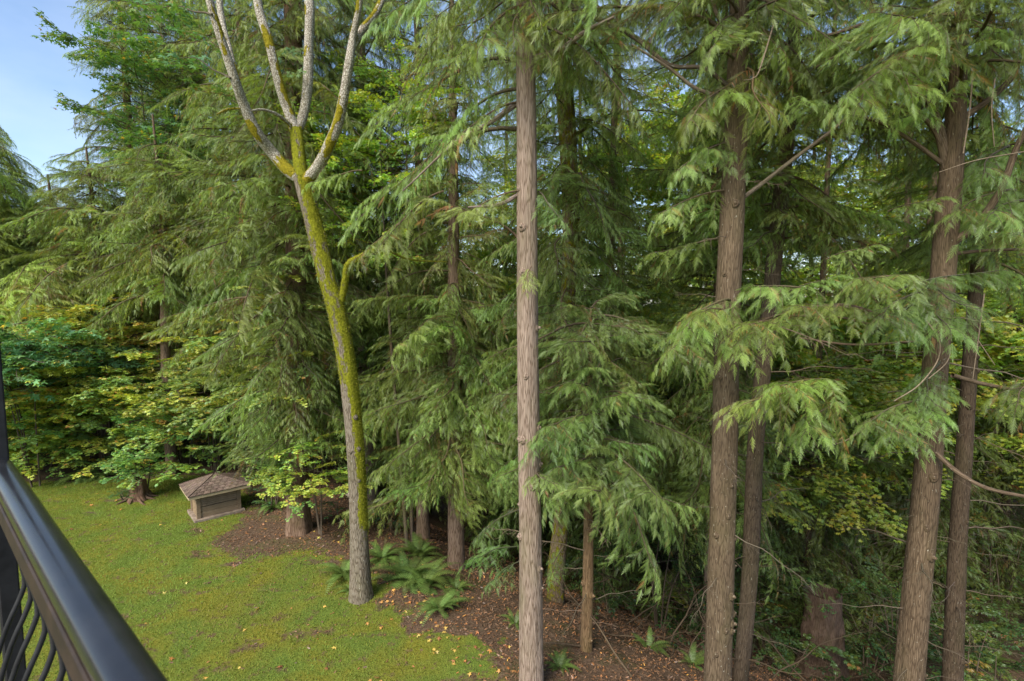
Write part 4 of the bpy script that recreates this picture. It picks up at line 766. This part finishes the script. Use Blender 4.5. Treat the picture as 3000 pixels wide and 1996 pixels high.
# background forest
bgl = 'dark conifer deep in the forest behind the front trees'
k = 0
for d, u0, u1, st, sc in ((17.5, 1520, 3300, 290, .95), (22.5, 650, 3500, 290, 1.1), (29, -300, 3700, 290, 1.3), (38, -600, 3900, 300, 1.7), (50, -700, 4000, 330, 2.1)):
    u = u0
    while u < u1:
        if u > 1950 and 20 < d < 45 and k % 2: u += st; k += 1; continue
        k += 1; uu = u + random.uniform(-70, 70); dd = d + random.uniform(-1.5, 1.5); top = (23 if d < 30 else 26) + random.uniform(-3, 3)
        if uu < 500: top = 6.5 + dd * (.10 + .05 * random.random())
        if 900 < uu < 1450 and d > 20: top = 6.5 + dd * .24
        z = gz(gx(uu, dd), dd); right = uu > 1900
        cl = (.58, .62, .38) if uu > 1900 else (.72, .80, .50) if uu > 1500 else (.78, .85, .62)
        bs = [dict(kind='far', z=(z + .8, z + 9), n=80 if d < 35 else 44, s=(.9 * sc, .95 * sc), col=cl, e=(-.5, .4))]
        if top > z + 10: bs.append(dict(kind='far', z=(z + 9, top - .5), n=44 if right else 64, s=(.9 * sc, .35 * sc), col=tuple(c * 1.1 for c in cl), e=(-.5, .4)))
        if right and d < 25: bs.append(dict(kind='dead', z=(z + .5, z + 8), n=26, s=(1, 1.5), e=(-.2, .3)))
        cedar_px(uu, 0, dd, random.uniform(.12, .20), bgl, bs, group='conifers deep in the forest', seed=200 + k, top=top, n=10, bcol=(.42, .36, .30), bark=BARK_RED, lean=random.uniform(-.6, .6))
        u += st
lab2 = 'lime green maple glowing through gaps deep in the forest'
for k, (u, d, h, zm) in enumerate([(1980, 19.5, 12, 4), (2250, 18.5, 11, 4.5), (2480, 19.5, 13, 4), (2700, 20, 12, 4.5), (2950, 18.5, 12, 4.5), (1700, 20.5, 12, 4), (2350, 25, 20, 5), (2080, 25, 20, 5), (2620, 25, 21, 5), (900, 27, 13, 2), (1250, 25, 13, 2), (1850, 25, 19, 5), (2880, 25, 20, 5), (1450, 26, 16, 3), (3100, 24, 18, 3), (2200, 31, 24, 10), (2500, 31, 24, 10), (2800, 31, 24, 10), (1950, 31, 24, 12), (1700, 29, 22, 9), (2050, 38, 20, 3), (2450, 38, 20, 3), (2850, 38, 20, 3)]):
    shrub('maple_tree', lab2, gx(u, d), d, h + 1, 3.0, ['sun'], 90, stems=4, seed=90 + k, s=(1, 1.5), zmin=max(zm, .3) + 1.5, cat='tree', group='maples deep in the forest', col=(1.0, 1.02, .45), cone=0)


# ------------------------------------------------------------------ sword ferns
def fern_frond(L, seed):
    r = random.Random(seed); mb = MB(); n = 22; arch = r.uniform(.55, .9)
    ax = lambda s: np.array([L * (s * .92), L * .04 * sin(3 * s + seed), L * (.85 * s - arch * 1.15 * s * s)])
    mb.tube([ax(i / 8) for i in range(9)], [.005 * (1 - .8 * i / 8) for i in range(9)], 3, 0, .25, cap=False); O = []; D = []; N = []; Z = []; T = []
    for i in range(n):
        s = .12 + .87 * i / n; t = nrm(ax(s + .01) - ax(s - .01)); l = L * .17 * (sin(pi * min(1, s * .85 + .12)) ** .6) * (1 - .45 * s)
        for sd in (-1, 1): O.append(ax(s)); D.append(t * .35 + np.array([0, sd, -.12])); N.append(np.cross(t, [0, 1, 0]) * -1 + rng.normal(0, .1, 3)); Z.append(l); T.append(r.uniform(.35, .9))
    place(mb, [(np.array([(0, -.10, 0), (0, .12, 0), (.6, .08, -.02), (.6, -.07, -.02), (1, 0, -.08)]), np.array([(0, 3, 2), (0, 2, 1), (3, 4, 2)]), np.zeros(5))], O, D, N, Z, T, 0)
    return mb.mesh('frond', [FERN])
FR = [fern_frond(L, s) for s, L in enumerate((.7, .85, 1.0, .9))]
ferns = [(1010, 1690, .9, 'sword fern at the left foot of the mossy leaning tree'), (1030, 1735, .5, 'tiny sword fern against the mossy tree base'), (1195, 1700, 1.15, 'largest sword fern right of the mossy tree foot'), (1250, 1720, 1.0, 'sword fern spilling down the slope below the largest fern'), (1290, 1790, .75, 'lowest sword fern on the brown slope'),
         (1230, 1630, .9, 'sword fern in shade under the bushy cedar'), (1120, 1640, .8, 'sword fern just behind the mossy trunk'), (1340, 1730, .6, 'small fern on the slope nearest the centre trunk'), (240, 1405, .9, 'dark fern under the bushes at the back of the lawn'), (300, 1400, .8, 'fern at the back of the lawn left of the stump'), (1510, 1830, .5, 'small fern directly left of the centre trunk'), (1640, 1960, .45, 'small bright fern right of the centre trunk foot'), (800, 1490, .7, 'fern beside the broad cedar foot'),
         (2330, 1960, .8, 'fern in the ravine between the tall cedars'), (2030, 1950, .6, 'fern in the ravine left of the tall knotted cedar'), (2480, 1930, 1.2, 'fern clump in the ravine left of the thick right cedar'), (1900, 1900, .6, 'fern in the ravine right of the young cedar'), (2900, 1950, 1.1, 'fern in the ravine at the lower right corner')]
for k, (u, v, s, lab) in enumerate(ferns):
    p = ground_at(u, v); root = empty('sword_fern', p + Vector((0, 0, -.02))); tag(root, lab, 'fern', 'sword ferns'); nf = 26 if s > .6 else 14
    for i in range(nf):
        M = Matrix.Rotation(i * 2.4 + random.uniform(-.3, .3), 4, 'Z') @ Matrix.Rotation(random.uniform(-.5, .3), 4, 'Y') @ Matrix.Scale(s * random.uniform(.75, 1.1) * 1.1, 4)
        v_ = random.uniform(.8, 1.15); inst('frond', random.choice(FR), root, M, (v_, v_, v_ * random.uniform(.8, 1)))
# dead branches lying on the ground and brush in the ravine
for k in range(90):
    u = random.uniform(1700, 3000); d = random.uniform(8.5, 16); x = gx(u, d); z = gz(x, d); root = empty('fallen_branch', (x, d, z + .08 + (0 if k < 40 else random.uniform(0, .25)))); tag(root, 'bare dead branch lying in the tangled ravine brush', 'dead branch', 'dead branches in the ravine')
    inst('branch', random.choice(LIB['dead']), root, Matrix.Rotation(random.uniform(0, 6.28), 4, 'Z') @ Matrix.Rotation(random.uniform(-.7, .05), 4, 'Y') @ Matrix.Rotation(random.uniform(0, 6.28), 4, 'X'), (.5, .46, .4))
for k, (u, v, a, s, lab) in enumerate([(935, 1655, .2, .45, 'thin pale stick lying on the mulch left of the mossy tree'), (528, 1775, -.9, .16, 'short pale stick lying on the open lawn')]):
    p = ground_at(u, v); root = empty('fallen_branch', p + Vector((0, 0, .03))); tag(root, lab, 'dead branch'); inst('branch', LIB['dead'][0], root, Matrix.Rotation(a, 4, 'Z') @ Matrix.Scale(s, 4))

# broad old stump down in the ravine
xo, yo = gx(2455, 14.8), 14.8; zo = gz(xo, yo); root = empty('tree_stump', (xo, yo, zo)); tag(root, 'broad dark old stump overgrown with ferns down in the ravine between the tall cedars', 'stump')
mb = MB(); trunk_mb(mb, [Vector((0, 0, -.3)), Vector((.02, 0, 1.2)), Vector((0, .05, 2.7))], [.72, .58, .50], .07, 48, .12, .12, 61, None, .25); mb.obj('trunk', [BARK_CED], root, None, (.42, .36, .32))
for k in range(9):
    a = k * .7; add_bough(root, Vector((xo, yo, zo)), Vector((xo + cos(a) * .4, yo + sin(a) * .4, zo + 2.6 + .3 * (k % 3))), a, 'oval', .7, .1, None, (.6, .75, .5))
# ------------------------------------------------------------------ rotten stump with roots
def stump():
    p = ground_at(408, 1462); root = empty('tree_stump', p); tag(root, 'rotten red brown tree stump with exposed roots at the back of the lawn', 'stump')
    mb = MB(); c, r, v, t = trunk_mb(mb, [Vector((0, 0, -.1)), Vector((0, 0, .3)), Vector((.02, 0, .66))], [.30, .22, .19], .04, 36, .12, .15, 5, None, .5)
    top = v[-1]; jag = np.array([random.uniform(-.02, .10) for _ in top]); n = len(top)
    V = np.vstack([top, top * np.array([.75, .75, 1]) + np.stack([jag * 0, jag * 0, jag], -1), np.array([[0, 0, .5]])])
    mb.add(V, [(i, (i + 1) % n, n + (i + 1) % n) for i in range(n)] + [(i, n + (i + 1) % n, n + i) for i in range(n)] + [(n + i, n + (i + 1) % n, 2 * n) for i in range(n)], 0, 0, None, False)
    mb.obj('trunk', [BARK_CED], root, None, (.62, .46, .38))
    for k in range(9):
        a = k * .72 + .3; l = random.uniform(.4, .8); mb = MB()
        pts = [Vector((cos(a) * .16, sin(a) * .16, .22)), Vector((cos(a) * .3, sin(a) * .3, .08)), Vector((cos(a + .15) * l * .8, sin(a + .15) * l * .8, .015)), Vector((cos(a + .3) * l, sin(a + .3) * l, -.05))]
        q, rr = interp_path(pts, [.07, .05, .03, .012], .06); mb.tube(q, rr, 7, 0); mb.obj('root', [BARK_CED], root, None, (.6, .48, .4))
    sh = shrub('low_shrub', 'leafy sapling growing out of the top of the rotten stump', p.x - .05, p.y + .2, 1.3, .5, ['oval', 'vine'], 34, stems=4, seed=77, s=(.45, .65), zmin=.55, col=(.8, 1, .75))
    shrub('low_shrub', 'tuft of green leaves around the foot of the rotten stump', p.x - .35, p.y - .1, .4, .4, ['oval'], 22, stems=4, seed=78, s=(.28, .4), zmin=.05, col=(.7, .8, .65))
stump()

# ------------------------------------------------------------------ wooden vent hut
def wood(name, a, b, scale=(3, 3, 40), sc=1.2):
    t = NT(name); tc = t.n('TexCoord').outputs['Object']; oi = t.n('ObjectInfo'); n1 = t.noise(t.map(tc, scale), sc * 2, 8, .7, .4); n2 = t.noise(tc, 4, 4)
    c = t.ramp(n1, [(.3, a), (.7, b)]); c = t.mix(t.rng(n2, .4, .7, 0, .45), c, t.mix(1., c, (.65, .6, .55), 'MULTIPLY')); c = t.mix(1., c, oi.outputs['Color'], 'MULTIPLY')
    return t.done(t.bsdf(c, .85, t.bump(n1, .5, .006), spec=.2))
WOOD = wood('weathered_cedar_wood', (.13, .09, .06), (.28, .215, .145), (1.5, 22, 22)); FASC = wood('fascia_wood', (.30, .24, .15), (.50, .42, .27), (1.5, 22, 22))
SHIN = simple('mottled_roof_shingle', [(.3, (.06, .043, .034)), (.5, (.115, .084, .066)), (.75, (.22, .17, .14))], (1, 1, 1), 22, .95, .01, .6)
CONC = simple('dirty_concrete', [(.3, (.13, .095, .07)), (.7, (.30, .24, .19))], (1, 1, 1), 9, .95, .01)
def hut():
    c0 = ground_at(578, 1530); ex = Vector((.745, .667, 0)).normalized(); ey = Vector((-ex.y, ex.x, 0)); ang = math.atan2(ex.y, ex.x)
    Wd, Dp, Hh = 1.10, .86, .68; root = empty('vent_hut', c0, None, ang); root.scale = (1.08,) * 3; tag(root, 'small wooden garage vent hut with louvres and hipped shingle roof on the lawn', 'vent hut'); root.location.z = gz(c0.x, c0.y) - .02
    b = MB(); b.box((Wd / 2, Dp / 2, .035), (Wd + .16, Dp + .16, .10), bev=.01); b.obj('plinth', [CONC], root)
    b = MB(); b.box((Wd / 2, Dp / 2, .08 + Hh / 2), (Wd - .10, Dp - .10, Hh - .02)); b.obj('core_wall', [simple('dark_inner_board', [(.3, (.05, .04, .03)), (.7, (.08, .06, .05))])], root)
    def piece(name, c, sz, m=WOOD, rot=None, col=None, bev=.004):
        b = MB(); b.box((0, 0, 0), sz, bev=bev); M = Matrix.Translation(Vector(c))
        if rot: M = M @ Matrix.Rotation(rot[1], 4, rot[0])
        v = random.uniform(.85, 1.12); return b.obj(name, [m], root, M, col or (v, v * .98, v * .95))
    pw = .10
    for x in (pw / 2, Wd - pw / 2):
        for y in (.02, Dp - .02): piece('corner_post', (x, y, .08 + Hh / 2), (pw, .035, Hh))
    for y in (.05 + pw / 2 - .01, Dp - pw / 2 - .04):
        for x in (.016, Wd - .016): piece('corner_post', (x, y, .08 + Hh / 2), (.03, pw, Hh))
    # front: planks below, louvre slats above
    zb = .085
    for k in range(2): piece('plank', (Wd / 2, .038, zb + .075 + k * .148), (Wd - 2 * pw - .004, .022, .142))
    for k in range(6): piece('louvre_slat', (Wd / 2, .030, .425 + k * .056), (Wd - 2 * pw - .03, .050, .014), rot=('X', radians(52)), bev=.002, col=(1.15, 1.12, 1.05))
    for x in (pw + .009, Wd - pw - .009): piece('louvre_frame', (x, .030, .405 + .175), (.016, .03, .35))
    for side, x in ((0, .034), (1, Wd - .034)):
        for k in range(4): piece('plank', (x, Dp / 2, zb + .085 + k * .168), (.022, Dp - 2 * pw - .06, .162), col=(1.15, 1.1, 1.02))
    for k in range(4): piece('plank', (Wd / 2, Dp - .038, zb + .085 + k * .168), (Wd - 2 * pw - .004, .022, .162))
    # roof
    oh = .19; x0, x1, y0, y1 = -oh, Wd + oh, -oh, Dp + oh; ze = .08 + Hh + .015; za = ze + .36; ap = Vector(((x0 + x1) / 2, (y0 + y1) / 2, za + .0))
    for c, sz in (((Wd / 2, y0, ze - .01), (x1 - x0 + .03, .03, .095)), ((Wd / 2, y1, ze - .01), (x1 - x0 + .03, .03, .095))): piece('fascia', c, sz, FASC)
    for x in (x0, x1): piece('fascia', (x, Dp / 2, ze - .01), (.03, y1 - y0 - .035, .095), FASC)
    b = MB(); b.box((Wd / 2, Dp / 2, ze - .02), (x1 - x0 - .05, y1 - y0 - .05, .02)); b.obj('soffit', [WOOD], root)
    cs = [Vector((x0 - .03, y0 - .03, ze + .04)), Vector((x1 + .03, y0 - .03, ze + .04)), Vector((x1 + .03, y1 + .03, ze + .04)), Vector((x0 - .03, y1 + .03, ze + .04))]
    b = MB(); b.add([tuple(q - Vector((0, 0, .012))) for q in cs] + [tuple(ap - Vector((0, 0, .012)))], [(0, 1, 4), (1, 2, 4), (2, 3, 4), (3, 0, 4), (0, 2, 1), (0, 3, 2)], 0); b.obj('roof', [SHIN], root)
    roofp = bpy.data.objects[root.children[-1].name] if root.children else root
    rows = 7; ms = []
    for f in range(4):
        a, bb = cs[f], cs[(f + 1) % 4]; up = (ap - (a + bb) / 2); nn = (bb - a).cross(up).normalized()
        for rI in range(rows):
            t0, t1 = rI / rows, min(1, (rI + 1.25) / rows); l0, r0 = a.lerp(ap, t0), bb.lerp(ap, t0); l1, r1 = a.lerp(ap, t1), bb.lerp(ap, t1); wlen = (r0 - l0).length; nsh = max(1, round(wlen / .17))
            for k in range(nsh):
                q0, q1 = k / nsh + .004, (k + 1) / nsh - .004
                A, B_, C_, D_ = l0.lerp(r0, q0), l0.lerp(r0, q1), l1.lerp(r1, q1), l1.lerp(r1, q0); j = random.uniform(.006, .011); A, B_ = A + nn * j, B_ + nn * j
                C_, D_ = C_ + nn * .001, D_ + nn * .001; th = nn * .008; mid = (A + B_) / 2; dn = (A - D_).normalized() * random.uniform(0, .012); A, B_ = A + dn, B_ + dn
                vs = [A - mid, B_ - mid, C_ - mid, D_ - mid]; vs = [tuple(w) for w in vs] + [tuple(w - th) for w in vs]
                m = MB(); m.add(vs, [(0, 1, 2, 3), (7, 6, 5, 4), (0, 4, 5, 1), (1, 5, 6, 2), (2, 6, 7, 3), (3, 7, 4, 0)], 0); v = random.uniform(.72, 1.25)
                m.obj('shingle', [SHIN], root, Matrix.Translation(mid), (v, v * random.uniform(.93, 1.02), v * random.uniform(.9, 1.0)))
    for f in range(4):
        b = MB(); q = [cs[f].lerp(ap, t) + Vector((0, 0, .010)) for t in (0, .5, .98)]; b.tube(q, [.012] * 3, 6, 0); b.obj('ridge_cap', [SHIN], root, None, (.7, .65, .62))
hut()

# ------------------------------------------------------------------ balcony railing close to the camera
def railing():
    t = NT('black_painted_metal'); tc = t.n('TexCoord').outputs['Object']; n1 = t.noise(tc, 9, 5); n2 = t.noise(tc, 140, 4, .7)
    c = t.ramp(n1, [(.3, (.012, .013, .015)), (.7, (.022, .023, .026))]); c = t.mix(t.rng(n2, .74, .78, 0, .6), c, (.4, .4, .4))
    PNT = t.done(t.bsdf(c, t.rng(n1, .3, .7, .17, .27), t.bump(n2, .05, .001), 0, .38))
    BRN = simple('rusty_brown_metal', [(.3, (.016, .012, .010)), (.7, (.040, .026, .019))], (1, 1, 1), 14, .6, .003, .3)
    BLK = simple('matt_black_metal', [(.3, (.012, .012, .013)), (.7, (.028, .028, .03))], (1, 1, 1), 20, .5, .002, .2)
    zt = CAM_Z - .45
    def onz(u, v, z): r = ray(u, v); k = (z - CAM_Z) / r.z; return Vector((0, 0, CAM_Z)) + r * k
    A = onz(500, 1972, zt); B = onz(60, 1372, zt); d = (B - A).normalized(); n = Vector((d.y, -d.x, 0))
    if n.dot(-A) > 0: n = -n                         # n points outwards, away from the camera
    far = onz(30, 1345, zt); L1 = (far - A).dot(d) + .02; L0 = -1.2; o = A - n * .028; ang = math.atan2(d.y, d.x)
    root = empty('balcony_railing', Vector((o.x, o.y, zt)), None, ang); tag(root, 'black balcony railing with rounded top rail and bowed balusters at lower left', 'railing')
    sgn = 1 if (Matrix.Rotation(ang, 3, 'Z') @ Vector((0, 1, 0))).dot(n) > 0 else -1
    # profile of the cap rail in local y,z
    prof = []; w, h = .028, .036
    for k in range(19): a = radians(k * 10); prof.append((w * cos(a) * (1 - .06 * abs(sin(2 * a))), -.018 + .018 * sin(a) ** .8))
    for cx, cz, a0 in ((-w + .005, -h + .005, 180), (w - .005, -h + .005, 270)):
        for k in range(4): a = radians(a0 + k * 30); prof.append((cx + .005 * cos(a), cz + .005 * sin(a)))
    def extr(name, prof, x0, x1, mat, seg=24):
        b = MB(); k = len(prof); xs = np.linspace(x0, x1, seg); V = [(x, p[0], p[1] + .0006 * sin(x * 9)) for x in xs for p in prof]
        f = [(i * k + j, (i + 1) * k + j, (i + 1) * k + (j + 1) % k, i * k + (j + 1) % k) for i in range(seg - 1) for j in range(k)]
        b.add(V, f, 0, 0, None, True); b.add([(x1, p[0], p[1]) for p in prof], [(0, j, j + 1) for j in range(1, k - 1)], 0); return b.obj(name, [mat], root)
    extr('top_rail', prof, L0, L1, PNT)
    b = MB(); b.box(((L0 + L1) / 2, -sgn * .013, -.068), (L1 - L0, .034, .050), bev=.003); b.obj('sub_rail', [BRN], root)
    zb = -.98
    b = MB(); b.box(((L0 + L1) / 2, 0, zb), (L1 - L0, .036, .03), bev=.003); b.obj('bottom_rail', [BLK], root)
    def bal():
        b = MB(); pr = [(0, -.09), (.012, -.22), (.028, -.33), (.020, -.38), (-.018, -.47), (-.048, -.58), (-.05, -.70), (-.02, -.88), (0, zb)]
        q, rr = interp_path([Vector((0, sgn * a, z)) for a, z in pr], [.0065] * len(pr), .03); b.tube(q, rr, 6, 0); return b.mesh('baluster', [BLK])
    bm = bal(); x = L1 - .06
    while x > L0 + .05:
        inst('baluster', bm, root, Matrix.Translation((x, 0, 0))); x -= .105
    # end post
    b = MB(); b.box((L1 + .022, -sgn * .0, -.30), (.045, .045, 1.36), bev=.004); b.obj('post', [BLK], root)
    # the deck the railing stands on
    deck = empty('balcony_deck', (o.x, o.y, 0), None, ang); tag(deck, 'balcony floor slab carrying the black railing', 'balcony')
    b = MB(); zf = zt - 1.06; b.box(((L0 + L1) / 2, -sgn * .75, zf - .09), (L1 - L0 + 1.0, 1.56, .18), bev=.006); b.obj('slab', [CONC], deck)
    DK = simple('weathered_deck_board', [(.3, (.10, .08, .065)), (.7, (.22, .18, .15))], (1, 1, 1), 12)
    for k in range(10):
        b = MB(); b.box(((L0 + L1) / 2, -sgn * (.05 + k * .145), zf + .012), (L1 - L0 + .98, .138, .022), bev=.003); b.obj('plank', [DK], deck)
railing()
